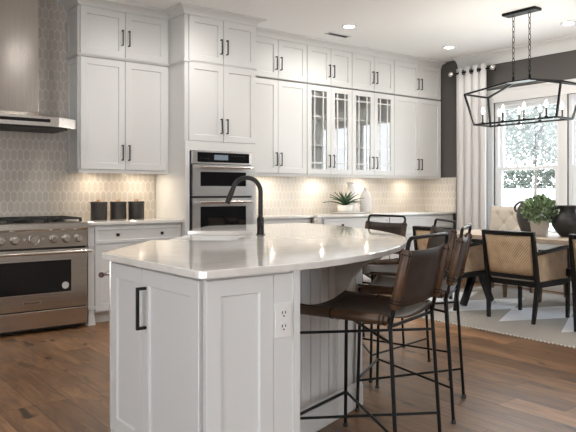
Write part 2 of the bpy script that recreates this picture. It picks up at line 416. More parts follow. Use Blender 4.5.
# window wall with three openings
WINS = [(4.18, 5.085), (3.18, 4.085), (2.18, 3.085)]
WZ0, WZ1 = 0.62, 2.32
b = MB(); ys = [YR-0.2] + [v for w in sorted(WINS) for v in w] + [YW]
for i in range(0, len(ys), 2): b.box(XW, XW+0.16, ys[i], ys[i+1], 0, CEIL)
for y0, y1 in WINS: b.box(XW, XW+0.16, y0, y1, 0, WZ0); b.box(XW, XW+0.16, y0, y1, WZ1, CEIL)
struct(b.build('wall_right', 'charcoal'))
# left and rear walls behind the camera; open gaps added and sized for daylight
b = MB(); b.box(XL-0.16, XL, YR, -0.5, 0, CEIL); b.box(XL-0.16, XL, 1.7, YW, 0, CEIL); b.box(XL-0.16, XL, -0.5, 1.7, 2.4, CEIL)
b.box(XL-0.16, XL, -0.5, 1.7, 0, 0.3)
struct(b.build('wall_left', 'wall'))
b = MB(); b.box(XL-0.16, -0.2, YR-0.16, YR, 0, CEIL); b.box(2.4, XW+0.16, YR-0.16, YR, 0, CEIL); b.box(-0.2, 2.4, YR-0.16, YR, 2.4, CEIL)
struct(b.build('wall_front', 'wall'))
# tile splashbacks
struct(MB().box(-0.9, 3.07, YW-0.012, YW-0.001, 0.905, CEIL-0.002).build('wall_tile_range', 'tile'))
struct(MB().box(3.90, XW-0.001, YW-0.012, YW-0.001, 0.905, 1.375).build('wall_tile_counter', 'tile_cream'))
struct(MB().box(XW-0.012, XW-0.001, 5.675, YW-0.012, 0.905, 1.375).build('wall_tile_return', 'tile_side'))
# crown moulding over the cabinets, and along the window wall
def crown(z0, z1, out):
    h = z1-z0; pr = [(0, z0), (0.012, z0), (0.014, z0+0.012)]
    for k in range(7):
        a = k/6*PI/2; pr.append((0.014 + (out-0.014)*(1-math.cos(a)), z0+0.014+(h-0.03)*math.sin(a)))
    pr += [(out, z1), (0, z1)]
    return pr
struct(MB().sweep([(2.17, YW-0.014), (2.17, YU+0.02), (3.085, YU+0.02), (3.085, YT+0.02), (3.91, YT+0.02), (3.91, YU+0.02), (XW-0.002, YU+0.02)], crown(2.893, CEIL-0.001, 0.085)).build('trim_1', 'cab'))
struct(MB().sweep([(XW-0.001, 5.64), (XW-0.001, YR+0.01)], crown(2.82, CEIL-0.001, 0.11)).build('trim_2', 'trim'))
struct(MB().box(XW-0.016, XW-0.001, YR+0.01, 5.6, 0.001, 0.14).build('baseboard_right', 'trim'))
# windows
for i, (y0, y1) in enumerate(WINS):
    w = bpy.data.objects.new('window_%d' % (i+1), None); COL.objects.link(w); w['kind'] = 'structure'; ORG[w.name] = Vector()
    b = MB(); b.box(XW+0.03, XW+0.13, y0, y0+0.045, WZ0, WZ1).box(XW+0.03, XW+0.13, y1-0.045, y1, WZ0, WZ1)
    b.box(XW+0.03, XW+0.13, y0+0.045, y1-0.045, WZ0, WZ0+0.05).box(XW+0.03, XW+0.13, y0+0.045, y1-0.045, WZ1-0.045, WZ1)
    b.build('window_frame', 'vinyl', w)
    for nm, x, z0, z1 in (('upper_sash', XW+0.085, 1.455, WZ1-0.045), ('lower_sash', XW+0.045, WZ0+0.05, 1.495)):
        a0, a1 = y0+0.046, y1-0.046; sb = MB()
        sb.box(x, x+0.035, a0, a0+0.04, z0, z1).box(x, x+0.035, a1-0.04, a1, z0, z1)
        sb.box(x, x+0.035, a0+0.04, a1-0.04, z0, z0+0.04).box(x, x+0.035, a0+0.04, a1-0.04, z1-0.04, z1)
        so = sb.build(nm, 'vinyl', w)
        MB().box(x+0.014, x+0.020, a0+0.04, a1-0.04, z0+0.04, z1-0.04).build('pane', 'glass', so)
b = MB(); ytop, ybot = 5.155, 2.08
b.box(XW-0.022, XW, ybot-0.06, ytop+0.02, WZ1, 2.455).box(XW-0.03, XW, ybot-0.08, ytop+0.04, 2.455, 2.485)
for a0, a1 in ((5.085, 5.175), (4.085, 4.18), (3.085, 3.18), (2.06, 2.18)): b.box(XW-0.018, XW, a0, a1, WZ0-0.02, WZ1)
b.box(XW-0.05, XW, ybot-0.06, ytop+0.06, WZ0-0.045, WZ0-0.02).box(XW-0.018, XW, ybot-0.02, ytop+0.02, WZ0-0.14, WZ0-0.045)
struct(b.build('trim_3', 'trim', bevel=0.003))

# ------------------------------------------------------------------ cabinets
UX, NF = Vector((1,0,0)), Vector((0,-1,0))
def pull(O, u, n, parent, L=0.15, label=None):
    """vertical bar pull centred on O"""
    b = MB(); O = Vector(O)
    b.obox(O, u, n, -0.005, 0.005, 0.026, 0.036, -L/2, L/2)
    for z in (-L/2+0.001, L/2-0.011): b.obox(O, u, n, -0.005, 0.005, 0, 0.027, z, z+0.010)
    return b.build('handle', 'bronze', parent, label, bevel=0.0012)
def knob(O, n, parent):
    b = MB(); O = Vector(O); u = Z.cross(Vector(n)).normalized()
    b.obox(O, u, n, -0.006, 0.006, 0, 0.016, -0.006, 0.006); b.obox(O, u, n, -0.014, 0.014, 0.016, 0.026, -0.014, 0.014)
    return b.build('knob', 'bronze', parent, bevel=0.002)
def door(parent, x0, x1, z0, z1, F, hx=None, hz=None, L=0.15, name='door', rail=0.06):
    b = MB().shaker((x0, F+0.02, z0), UX, NF, x1-x0, z1-z0, rail=rail)
    d = b.build(name, 'cab', parent)
    if hx is not None: pull((hx, F, hz), UX, NF, d, L)
    return d
G_UP = 'upper row of wall cabinets'; G_LO = 'lower row of wall cabinets'
def wall_cab(label, x0, x1, z0, z1, xs, F=YU, group=None, hz=None, glassy=False, ledge=False, rail_z=None, side=True):
    r = root('wall_cabinet', label, 'cabinet', ((x0+x1)/2, YW-0.15, z0), group)
    if not glassy:
        MB().box(x0, x1, F+0.021, YW-0.014, z0, z1).build('body', 'cab', r)
    else:
        b = MB(); t = 0.018; yb = YW-0.014
        b.box(x0, x0+t, F+0.021, yb, z0, z1).box(x1-t, x1, F+0.021, yb, z0, z1).box(x0+t, x1-t, F+0.021, yb, z0, z0+t).box(x0+t, x1-t, F+0.021, yb, z1-t, z1)
        b.box(x0+t, x1-t, yb-0.01, yb, z0+t, z1-t); b.build('body', 'cab', r)
        for k, f in enumerate((0.345, 0.67)):
            zz = z1-(z1-z0)*f; MB().box(x0+t, x1-t, F+0.05, yb-0.01, zz-0.009, zz+0.009).build('shelf', 'cab', r)
    hz = hz if hz is not None else z0+0.16
    xm = xs[1]
    for a, c, hx in ((xs[0], xm-0.0025, xm-0.034), (xm+0.0025, xs[2], xm+0.034)):
        if not glassy: door(r, a, c, z0+0.004, z1-0.004, F, hx, hz)
        else:
            w = c-a; h = z1-z0-0.008; b = MB(); O = Vector((a, F+0.02, z0+0.004)); q = 0.062
            b.obox(O, UX, NF, 0, q, 0, 0.02, 0, h).obox(O, UX, NF, w-q, w, 0, 0.02, 0, h)
            b.obox(O, UX, NF, q, w-q, 0, 0.02, 0, q).obox(O, UX, NF, q, w-q, 0, 0.02, h-q, h)
            d = b.build('door', 'cab', r)
            gw = w-2*q; gh = h-2*q; b = MB()
            for fx in (0.22, 0.78): b.obox(O, UX, NF, q+gw*fx-0.008, q+gw*fx+0.008, 0.004, 0.016, q, h-q)
            for fz in (0.075, 0.925): b.obox(O, UX, NF, q, w-q, 0.005, 0.015, q+gh*fz-0.008, q+gh*fz+0.008)
            b.build('muntin', 'cab', d)
            MB().obox(O, UX, NF, q, w-q, 0.008, 0.011, q, h-q).build('pane', 'cabglass', d)
            pull((hx, F, hz), UX, NF, d)
    if ledge:
        b = MB().sweep(ledge, [(0, z0-0.022), (0.010, z0-0.022), (0.026, z0-0.004), (0.026, z0+0.002), (0, z0+0.002)]); b.build('ledge_moulding', 'cab', r)
    if rail_z: MB().sweep(rail_z, [(-0.016, z0-0.03), (0.004, z0-0.03), (0.008, z0-0.001), (-0.016, z0-0.001)]).build('light_rail', 'cab', r)
    if side:
        MB().shaker((x0, YW-0.02, z0+0.006), (0,-1,0), (-1,0,0), YW-0.02-F-0.024, z1-z0-0.012, t=0.012, rail=0.05, rec=0.006).build('end_panel', 'cab', r)
    return r
LX0, LX1 = 2.17, 3.08
wall_cab('tall white two-door wall cabinet beside the range hood', LX0, LX1, 1.385, 2.425, (2.178, 2.612, 3.045), hz=1.55, rail_z=[(LX0, YW-0.02), (LX0, YU+0.02), (LX1-0.002, YU+0.02)])
wall_cab('short white two-door cabinet at the ceiling beside the range hood', LX0, LX1, 2.45, 2.892, (2.178, 2.612, 3.045), hz=2.64, ledge=[(LX0, YW-0.02), (LX0, YU+0.02), (LX1-0.002, YU+0.02)])
RC = [(3.92, 4.857, (4.013, 4.435, 4.853)), (4.858, 5.572, (4.862, 5.226, 5.568)), (5.573, 6.320, (5.577, 5.954, 6.316)), (6.321, XW-0.014, (6.325, 6.800, 7.255))]
LL = ['tall solid white wall cabinet right of the double oven', 'glass-front white wall cabinet above the potted agave', 'glass-front white wall cabinet next to the solid one by the window', 'tall solid white wall cabinet at the window end']
LU = ['short ceiling cabinet right of the double oven tower', 'short ceiling cabinet above the left glass-front cabinet', 'short ceiling cabinet above the right glass-front cabinet', 'short ceiling cabinet nearest the window curtain']
for k, (x0, x1, xs) in enumerate(RC):
    wall_cab(LL[k], x0, x1, 1.385, 2.437, xs, group=G_LO, hz=1.545, glassy=k in (1, 2), side=False, rail_z=[(x0, YU+0.02), (x1, YU+0.02)])
    wall_cab(LU[k], x0, x1, 2.45, 2.892, xs, group=G_UP, hz=2.62, side=False)
# oven tower
r = root('oven_cabinet', 'tall white cabinet tower housing the double wall oven', 'cabinet', (3.5, YW-0.3, 0))
TX0, TX1 = 3.085, 3.91; F = YT
b = MB(); yb = YW-0.014
b.box(TX0, TX0+0.02, F+0.021, yb, 0.1, 2.892).box(TX1-0.02, TX1, F+0.021, yb, 0.1, 2.892)
b.box(TX0+0.02, TX1-0.02, F+0.021, yb, 1.60, 2.892).box(TX0+0.02, TX1-0.02, F+0.021, yb, 0.1, 0.42).box(TX0+0.02, TX1-0.02, yb-0.02, yb, 0.42, 1.60)
b.build('body', 'cab', r)
MB().box(TX0, TX1, F+0.09, yb, 0.001, 0.1).build('toe_kick', 'cab', r)
b = MB(); b.box(TX0, TX1, F+0.002, F+0.021, 1.582, 1.672).box(TX0, TX0+0.045, F+0.002, F+0.021, 0.42, 1.582).box(TX1-0.055, TX1, F+0.002, F+0.021, 0.42, 1.582)
b.build('face_frame', 'cab', r)
for z0, z1, hz in ((1.675, 2.435, 1.83), (2.452, 2.888, 2.62)):
    door(r, 3.125, 3.512, z0, z1, F, 3.480, hz); door(r, 3.517, 3.907, z0, z1, F, 3.548, hz)
door(r, 3.125, 3.907, 0.115, 0.405, F, name='drawer')
MB().sweep([(TX0, YU-0.03), (TX0, F+0.02), (TX1, F+0.02), (TX1, YU-0.03)], [(0, 2.437), (0.012, 2.437), (0.018, 2.446), (0.018, 2.450), (0, 2.450)]).build('ledge_moulding', 'cab', r)
# the double wall oven
OX0, OX1 = 3.147, 3.852
r = root('double_wall_oven', 'stainless steel double wall oven built into the white tower', 'oven', (3.48, F+0.3, 0.43))
MB().box(OX0+0.005, OX1-0.005, F+0.022, F+0.5, 0.43, 1.575).build('body', 'black', r)
MB().box(OX0, OX1, F-0.006, F+0.021, 1.455, 1.578).build('trim_panel', 'steel_oven', r, bevel=0.002)
b = MB().box(OX0+0.065, OX1-0.035, F-0.010, F-0.007, 1.470, 1.566); cp = b.build('control_panel', 'blackglass', r)
MB().box(3.40, 3.56, F-0.012, F-0.0105, 1.494, 1.545).build('display', 'display', cp)
b = MB()
for k in range(5): b.box(3.60+0.035*k, 3.62+0.035*k, F-0.0115, F-0.0105, 1.536, 1.541)
for k in range(4): b.box(3.24+0.03*k, 3.255+0.03*k, F-0.0115, F-0.0105, 1.505, 1.510)
b.build('button_marks', 'steel_bright', cp)
def oven_door(z0, z1, wz0, wz1, hz):
    b = MB(); O = Vector((OX0, F, z0)); w = OX1-OX0; h = z1-z0; a = 0.085; l0 = wz0-z0; l1 = wz1-z0
    b.obox(O, UX, NF, 0, a, -0.02, 0.03, 0, h).obox(O, UX, NF, w-a, w, -0.02, 0.03, 0, h)
    b.obox(O, UX, NF, a, w-a, -0.02, 0.03, 0, l0).obox(O, UX, NF, a, w-a, -0.02, 0.03, l1, h)
    d = b.build('oven_door', 'steel_oven', r)
    MB().obox(O, UX, NF, a, w-a, -0.02, 0.024, l0, l1).build('door_window', 'blackglass', d)
    b = MB().tube([(OX0+0.05, F-0.085, hz), (OX1-0.05, F-0.085, hz)], 0.0125, 12)
    for x in (OX0+0.075, OX1-0.075): b.tube([(x, F-0.03, hz), (x, F-0.085, hz)], 0.009, 8)
    b.build('handle', 'steel_bright', d)
oven_door(1.138, 1.447, 1.235, 1.375, 1.418)
oven_door(0.440, 1.118, 0.56, 1.035, 1.078)

def base_cab(label, x0, x1, F, units, group, foot=None):
    r = root('base_cabinet', label, 'cabinet', ((x0+x1)/2, YW-0.3, 0), group)
    MB().box(x0, x1, F+0.021, YW-0.014, 0.10, 0.883).build('body', 'cab', r)
    MB().box(x0, x1, F+0.085, YW-0.014, 0.001, 0.10).build('toe_kick', 'cab', r)
    for a, c, kn in units:
        d = MB().shaker((a, F+0.02, 0.715), UX, NF, c-a, 0.150, rail=0.028, rec=0.006).build('drawer', 'cab', r)
        for x in kn: knob((x, F, 0.79), NF, d)
        m = (a+c)/2
        door(r, a, m-0.002, 0.115, 0.705, F, m-0.035, 0.60); door(r, m+0.002, c, 0.115, 0.705, F, m+0.035, 0.60)
    if foot:
        b = MB(); x, w = foot
        b.box(x, x+w, F-0.004, F+0.02, 0.16, 0.883).box(x-0.004, x+w+0.004, F-0.012, F+0.02, 0.62, 0.66).box(x-0.004, x+w+0.004, F-0.012, F+0.02, 0.70, 0.715)
        b.box(x-0.006, x+w+0.006, F-0.016, F+0.03, 0.14, 0.165)
        b.add([(x+0.006,F-0.004,0.14),(x+w-0.006,F-0.004,0.14),(x+w-0.006,F+0.06,0.14),(x+0.006,F+0.06,0.14),(x-0.004,F-0.018,0.001),(x+w+0.01,F-0.018,0.001),(x+w+0.01,F+0.07,0.001),(x-0.004,F+0.07,0.001)],
              [(0,1,2,3),(7,6,5,4),(0,4,5,1),(1,5,6,2),(2,6,7,3),(3,7,4,0)])
        b.build('furniture_foot', 'cab', r)
    return r
base_cab('white base cabinet between the range and the oven tower', 2.145, 3.083, YC+0.03, [(2.215, 3.07, (2.42, 2.858))], 'base cabinets', (2.148, 0.055))
base_cab('set-back white base cabinet right of the oven tower', 3.912, 4.78, YC+0.13, [(3.96, 4.775, (4.2, 4.55))], 'base cabinets')
base_cab('white base cabinet under the potted agave', 4.90, 6.00, YC+0.07, [(4.93, 5.99, (5.2, 5.63))], 'base cabinets')
base_cab('white base cabinet at the window end of the counter', 6.001, XW-0.02, YC+0.07, [(6.01, 7.24, (6.25, 6.86))], 'base cabinets')
tag(MB().box(4.785, 4.897, YC+0.08, YW-0.05, 0.001, 0.882).build('filler_panel', 'steel', origin=(4.84, 5.9, 0)), 'narrow grey metal filler between the base cabinets', 'panel')
tag(MB().box(2.136, 3.083, YC, YW-0.013, 0.884, 0.914).build('countertop', 'quartz', origin=(2.6, 6, 0.884), bevel=0.004), 'short white counter slab holding the canisters', 'countertop')
tag(MB().prism([(3.912, YC+0.10), (4.80, YC+0.10), (4.80, YC+0.04), (XW-0.014, YC+0.04), (XW-0.014, YW-0.013), (3.912, YW-0.013)], 0.884, 0.914).build('countertop', 'quartz', origin=(5.5, 6, 0.884), bevel=0.004), 'long white counter slab under the glass-front cabinets', 'countertop')

# under cabinet lights
ULX = [(2.35, 'left'), (2.85, 'r')]
ulab = ['small round light under the cabinet above the canisters, nearer the range', 'small round light under the cabinet above the canisters, nearer the oven tower',
        'small round light under the cabinet next to the oven tower', 'small round light under the left glass-front cabinet', 'small round light under the right glass-front cabinet', 'small round light under the cabinet at the window end']
for k, x in enumerate((2.40, 2.84, 4.45, 5.20, 5.95, 6.78)):
    p = root('puck_light', ulab[k], 'light', (x, 6.04, 1.372), 'lights under the wall cabinets')
    MB().lathe((x, 6.04, 1.3725), [(0.032, 0), (0.034, 0.004), (0.034, 0.0115)], 16).build('housing', 'steel_bright', p)
    MB().lathe((x, 6.04, 1.370), [(0.024, 0), (0.026, 0.002)], 16).build('lens', 'puck', p)
    l = area('puck_lamp', (x, 6.04, 1.366), (0, 0, 0), 0.06, 0.06, 1.5, (1, 0.85, 0.66)); l.data.shape = 'DISK'

# ------------------------------------------------------------------ range and hood
RX0, RX1, RF = 1.175, 2.118, 5.59
r = root('range', 'wide stainless steel gas range against the tiled wall', 'range', (1.65, 5.85, 0))
MB().box(RX0, RX1, RF+0.045, YW-0.02, 0.06, 0.885).build('body', 'black', r)
b = MB()
for x in (RX0+0.05, RX1-0.05):
    for y in (RF+0.09, 6.1): b.lathe((x, y, 0.001), [(0.024, 0), (0.02, 0.058)], 12)
b.build('feet', 'black', r)
MB().box(RX0+0.02, RX1-0.02, RF+0.06, YW-0.04, 0.012, 0.058).build('toe_kick', 'black', r)
b = MB().add([(x, y, z) for x in (RX0, RX1) for y, z in ((RF+0.044, 0.712), (RF+0.005, 0.712), (RF-0.006, 0.850), (RF-0.018, 0.868), (RF-0.018, 0.912), (RF+0.02, 0.922), (RF+0.044, 0.922))],
    [tuple(range(7)), tuple(range(13, 6, -1))] + [(i, (i+1) % 7, 7+(i+1) % 7, 7+i) for i in range(7)])
cp = b.build('control_panel', 'steel', r)
MB().box(RX0, RX1, RF+0.045, YW-0.02, 0.886, 0.916).build('cooktop', 'black', r, 'black cooktop')
for k, (x, rr) in enumerate(((1.29, .033), (1.40, .033), (1.51, .033), (1.665, .043), (1.825, .033), (1.93, .033), (2.035, .033))):
    c = Vector((x, RF-0.001, 0.782))
    if rr > .04:
        ko = MB().lathe(c, [(rr, 0), (rr, 0.014), (rr-0.005, 0.017), (rr-0.006, 0.011), (0.002, 0.011)], 24, (0,-1,0)).build('knob', 'steel_bright', cp, 'large round steam dial')
        MB().lathe(c+Vector((0,-0.0115,0)), [(rr-0.012, 0), (rr-0.012, 0.002)], 24, (0,-1,0)).box(x-0.003, x+0.003, RF-0.018, RF-0.0125, 0.755, 0.809).build('dial_face', 'steel', ko)
    else:
        MB().lathe(c, [(rr+0.004, 0), (rr+0.004, 0.006), (rr-0.003, 0.008), (rr-0.006, 0.04), (rr-0.010, 0.043)], 18, (0,-1,0)).box(x-0.004, x+0.004, RF-0.05, RF-0.038, 0.760, 0.804).build('knob', 'steel_bright', cp)
b = MB()
for x in (1.590, 1.742): b.lathe((x, RF+0.001, 0.782), [(0.011, 0), (0.011, 0.006), (0.008, 0.008)], 12, (0,-1,0))
b.build('indicator_ring', 'steel_bright', cp)
# oven door
O = Vector((RX0+0.004, RF+0.044, 0.198)); w = RX1-RX0-0.008; b = MB()
b.obox(O, UX, NF, 0, 0.14, 0, 0.05, 0, 0.497).obox(O, UX, NF, w-0.14, w, 0, 0.05, 0, 0.497).obox(O, UX, NF, 0.14, w-0.14, 0, 0.05, 0, 0.135).obox(O, UX, NF, 0.14, w-0.14, 0, 0.05, 0.405, 0.497)
d = b.build('oven_door', 'steel', r)
MB().obox(O, UX, NF, 0.14, w-0.14, 0.004, 0.046, 0.135, 0.405).build('door_window', 'blackglass', d)
b = MB().obox(O, UX, NF, 0.13, w-0.13, 0.0505, 0.054, 0.127, 0.135).obox(O, UX, NF, 0.13, w-0.13, 0.0505, 0.054, 0.405, 0.413); b.build('window_bead', 'steel_bright', d)
b = MB().tube([(RX0-0.01, RF-0.062, 0.672), (RX1+0.012, RF-0.062, 0.672)], 0.014, 12)
for x in (RX0+0.05, RX1-0.05): b.tube([(x, RF-0.006, 0.672), (x, RF-0.062, 0.672)], 0.010, 8)
b.build('handle', 'steel_bright', d)
MB().lathe((1.925, RF-0.0025, 0.385), [(0.030, 0), (0.030, 0.0015)], 24, (0,-1,0)).build('round_sticker', 'greyceramic', d, 'round pale sticker on the oven glass')
bd = MB().box(1.567, 1.722, RF-0.010, RF-0.0065, 0.245, 0.280).build('badge', 'steel_bright', d)
def text_on(txt, size, loc, rot, m, parent, name):
    c = bpy.data.curves.new(name, 'FONT'); c.body = txt; c.size = size; c.align_x = 'CENTER'; c.align_y = 'CENTER'; c.extrude = 0.0005
    t = bpy.data.objects.new(name, c); COL.objects.link(t)
    me = bpy.data.meshes.new_from_object(t); bpy.data.objects.remove(t)
    o = bpy.data.objects.new(name, me); COL.objects.link(o); me.materials.append(M[m])
    o.parent = parent; o.location = Vector(loc)-ORG[parent.name]; o.rotation_euler = rot
    return o
text_on('KitchenAid', 0.027, (1.6445, RF-0.0105, 0.262), (PI/2, 0, 0), 'black', bd, 'badge_lettering')
MB().box(RX0+0.004, RX1-0.004, RF-0.004, RF+0.044, 0.045, 0.187).build('drawer', 'steel', r, bevel=0.003)
# grates
for k in range(3):
    x0 = RX0+0.03+k*0.298; x1 = x0+0.288; b = MB(); y0, y1 = RF+0.07, 6.14
    for y in (y0, (y0+y1)/2, y1): b.box(x0, x1, y-0.008, y+0.008, 0.940, 0.956)
    for x in (x0+0.008, (x0+x1)/2, x1-0.008): b.box(x-0.008, x+0.008, y0, y1, 0.941, 0.957)
    for x in (x0+0.008, x1-0.008):
        for y in (y0, y1): b.box(x-0.01, x+0.01, y-0.01, y+0.01, 0.9165, 0.945)
    for y in (y0+0.14, y1-0.14):
        for a in (PI/4, -PI/4):
            dx, dy = 0.1*math.cos(a), 0.1*math.sin(a); b.beam(((x0+x1)/2-dx, y-dy, 0.948), ((x0+x1)/2+dx, y+dy, 0.948), 0.014, 0.012)
    b.build('burner_grate', 'iron', r)
    for y in (y0+0.14, y1-0.14): MB().lathe(((x0+x1)/2, y, 0.9165), [(0.05, 0), (0.05, 0.012), (0.035, 0.014), (0.033, 0.02)], 16).build('burner', 'iron', r)
# hood
r = root('range_hood', 'stainless steel chimney range hood above the range', 'range hood', (1.65, 6.0, 1.72))
hp = [(1.22, YW-0.013), (1.22, 5.82), (1.40, 5.66), (1.895, 5.66), (2.078, 5.775), (2.078, YW-0.013)]
def inset(p, k, c=(1.65, 6.0)): return [(c[0]+(x-c[0])*k, min(YW-0.013, c[1]+(y-c[1])*k)) for x, y in p]
b = MB(); b.prism(hp, 1.735, 1.815)
top = [(1.47, YW-0.013), (1.47, 5.93), (1.48, 5.93), (1.80, 5.93), (1.812, 5.93), (1.812, YW-0.013)]
vs = [(x, y, 1.815) for x, y in hp] + [(x, y, 1.875) for x, y in top]; n = 6
b.add(vs, [tuple(range(n, 2*n))] + [(i, (i+1) % n, n+(i+1) % n, n+i) for i in range(n)])
b.build('canopy', 'steel', r)
MB().prism(inset(hp, 0.86), 1.722, 1.7345).build('filter', 'iron', r)
MB().box(1.40, 1.822, 5.6565, 5.6595, 1.768, 1.795).build('control_strip', 'blackglass', r)
MB().box(1.475, 1.807, 5.935, YW-0.013, 1.8755, CEIL-0.002).build('chimney', 'steel_hood', r, bevel=0.003)

# ------------------------------------------------------------------ island
D0 = Vector((1.11, 2.75, 0)); DD = Vector((0.671, 0.742, 0)).normalized(); DN = Vector((DD.y, -DD.x, 0))  # diagonal side and its inward normal
def dg(s, d=0): p = D0 + DD*s + DN*d; return (p.x, p.y)
S0, S1 = 0.745, 1.592; SD = 0.45
arc = [(1.45, 1.90), (1.62, 1.905), (1.80, 1.945), (2.0, 2.012), (2.177, 2.084), (2.42, 2.225), (2.664, 2.40), (2.89, 2.61), (3.02, 2.79), (3.12, 2.965), (3.22, 3.14), (3.30, 3.31), (3.37, 3.48), (3.42, 3.65), (3.47, 3.83), (3.50, 4.0), (3.52, 4.2), (3.525, 4.39)]
rc = [(1.10, 1.93), (1.104, 1.915), (1.112, 1.905), (1.127, 1.90)]
poly = rc + arc + [(2.70, 4.42), dg(2.251), dg(S1), dg(S1, SD), dg(S0, SD), dg(S0), (1.11, 2.75), (1.10, 2.735)]
tag(MB().prism(poly, 0.886, 0.914).build('island_countertop', 'quartz', origin=(2.2, 2.8, 0.886), bevel=0.004), 'polished white curved stone top of the kitchen island', 'countertop')
r = root('kitchen_island', 'white panelled kitchen island with a curved bar side', 'island', (2.2, 2.8, 0))
front = [(1.157, 1.951), (1.535, 1.951), (1.535, 2.30), (2.54, 2.645), (2.86, 3.03), (3.08, 3.5), (3.13, 4.10), (3.49, 4.13), (3.49, 4.36), dg(2.20, 0.03)]
low = front + [dg(0.0+0.02, 0.03), (1.157, 2.735)]
notch = front + [dg(S1+0.004, 0.03), dg(S1+0.004, SD+0.004), dg(S0-0.004, SD+0.004), dg(S0-0.004, 0.03), dg(0.02, 0.03), (1.157, 2.735)]
b = MB(); b.prism(low, 0.10, 0.64); b.prism(notch, 0.6401, 0.8855); b.build('body', 'cab', r)
kick = [(1.20, 2.0), (1.50, 2.0), (1.52, 2.33), (2.5, 2.68), (2.8, 3.06), (3.0, 3.55), (3.06, 4.16), (3.42, 4.18), (3.42, 4.3), dg(2.15, 0.1), dg(0.05, 0.1)]
MB().prism(kick, 0.001, 0.0999).build('toe_kick', 'cab', r)
UL, NL = Vector((0,-1,0)), Vector((-1,0,0))
d = MB().shaker((1.156, 2.728, 0.150), UL, NL, 0.305, 0.722).build('door', 'cab', r)
d = MB().shaker((1.156, 2.419, 0.150), UL, NL, 0.447, 0.722).build('door', 'cab', r)
b = MB(); O = Vector((1.136, 2.419, 0)); L0, L1 = 0.640, 0.806
b.obox(O, UL, NL, 0.034, 0.046, 0.030, 0.042, L0, L1).obox(O, UL, NL, 0.034, 0.046, 0, 0.031, L0, L0+0.012).obox(O, UL, NL, 0.034, 0.046, 0, 0.031, L1-0.012, L1)
b.build('handle', 'bronze', d, bevel=0.0015)
# front panel and outlet stile
MB().shaker((1.142, 1.9505, 0.105), UX, NF, 0.283, 0.770, t=0.020, rail=0.058).build('end_panel', 'cab', r)
MB().box(1.4255, 1.535, 1.9305, 1.9505, 0.001, 0.8755).box(1.515, 1.545, 1.925, 1.9505, 0.001, 0.8855).build('corner_stile', 'cab', r)
# beadboard wall of the knee space
def beads(a, c, parent):
    a, c = Vector((*a, 0)), Vector((*c, 0)); u = (c-a).normalized(); L = (c-a).length; n = Vector((u.y, -u.x, 0)); k = max(1, round(L/0.088)); s = L/k
    b = MB()
    for i in range(k): b.obox(a, u, n, i*s+0.0035, (i+1)*s-0.0035, 0.001, 0.012, 0.145, 0.885)
    b.obox(a, u, n, 0, L, 0.0005, 0.003, 0.145, 0.885)
    b.build('beadboard', 'cab', parent, bevel=0.002)
    b = MB(); b.obox(a, u, n, 0, L+0.012, 0.001, 0.022, 0.001, 0.11).obox(a, u, n, 0, L+0.008, 0.001, 0.015, 0.11, 0.142); b.build('baseboard', 'cab', parent, bevel=0.003)
    return a, u, n
A, U, N_ = beads((1.537, 2.30), (2.54, 2.645), r)
beads((2.54, 2.645), (2.86, 3.03), r); beads((2.86, 3.03), (3.08, 3.5), r); beads((3.08, 3.5), (3.13, 4.10), r)
MB().obox(A, U, N_, 0.985, 1.062, 0.0125, 0.022, 0.143, 0.885).build('corner_post', 'cab', r, bevel=0.002)
def corbel(a, u, n, s, out=0.26, drop=0.37):
    pr = [(0, 0), (out, 0), (out, -0.02), (out-0.012, -0.035)]
    for k in range(9):
        t = k/8; ang = t*PI/2
        pr.append((out-0.02-(out-0.075)*math.sin(ang), -0.045-(drop-0.09)*(1-math.cos(ang))))
    pr += [(0.045, -drop+0.02), (0.02, -drop), (0, -drop)]
    vs = []
    for q in (-0.018, 0.018):
        for d_, z_ in pr: vs.append(a + u*(s+q) + n*(0.0125+d_) + Z*(0.885+z_))
    m = len(pr)
    MB().add(vs, [tuple(range(m)), tuple(range(2*m-1, m-1, -1))] + [(i, (i+1) % m, m+(i+1) % m, m+i) for i in range(m)]).build('corbel', 'cab', r)
corbel(A, U, N_, 0.79)
# outlet
o = root('wall_outlet', 'white double power outlet on the island end', 'outlet', (1.463, 1.93, 0.64))
b = MB().box(1.427, 1.503, 1.9225, 1.930, 0.642, 0.770); b.build('cover_plate', 'plastic', o, bevel=0.004)
for zc in (0.682, 0.731):
    so = MB().lathe((1.465, 1.9224, zc), [(0.0175, 0), (0.0175, 0.002)], 20, (0,-1,0)).build('socket', 'plastic', o)
    MB().box(1.456, 1.4595, 1.9192, 1.9202, zc-0.001, zc+0.009).build('socket_slot', 'slot', so); MB().box(1.4705, 1.474, 1.9192, 1.9202, zc-0.001, zc+0.009).build('socket_slot', 'slot', so)
    MB().lathe((1.465, 1.9202, zc-0.009), [(0.0035, 0), (0.0035, 0.001)], 8, (0,-1,0)).build('socket_slot', 'slot', so)
# dishwasher on the diagonal side
O = Vector((*dg(0.06, 0.028), 0)); n = -DN
r = root('dishwasher', 'stainless dishwasher on the far side of the island, only its handle end showing', 'dishwasher', (O.x, O.y, 0.1))
MB().obox(O, DD, n, 0, 0.60, 0, 0.022, 0.11, 0.875).build('door', 'steel', r, bevel=0.003)
hb = MB().tube([O + n*0.055 + Z*0.81 + DD*a for a in (0.0, 0.60)], 0.010, 12)
for a in (0.04, 0.56): hb.tube([O + n*q + Z*0.81 + DD*a for q in (0.022, 0.055)], 0.008, 8)
h = hb.build('handle', 'steel_bright', r)
MB().lathe(O + n*0.055 + Z*0.81 - DD*0.0005, [(0.0125, 0), (0.0125, 0.006), (0.006, 0.007), (0.0055, 0.005)], 16, -DD).build('end_cap', 'red', h, 'dark red ring on the handle end')
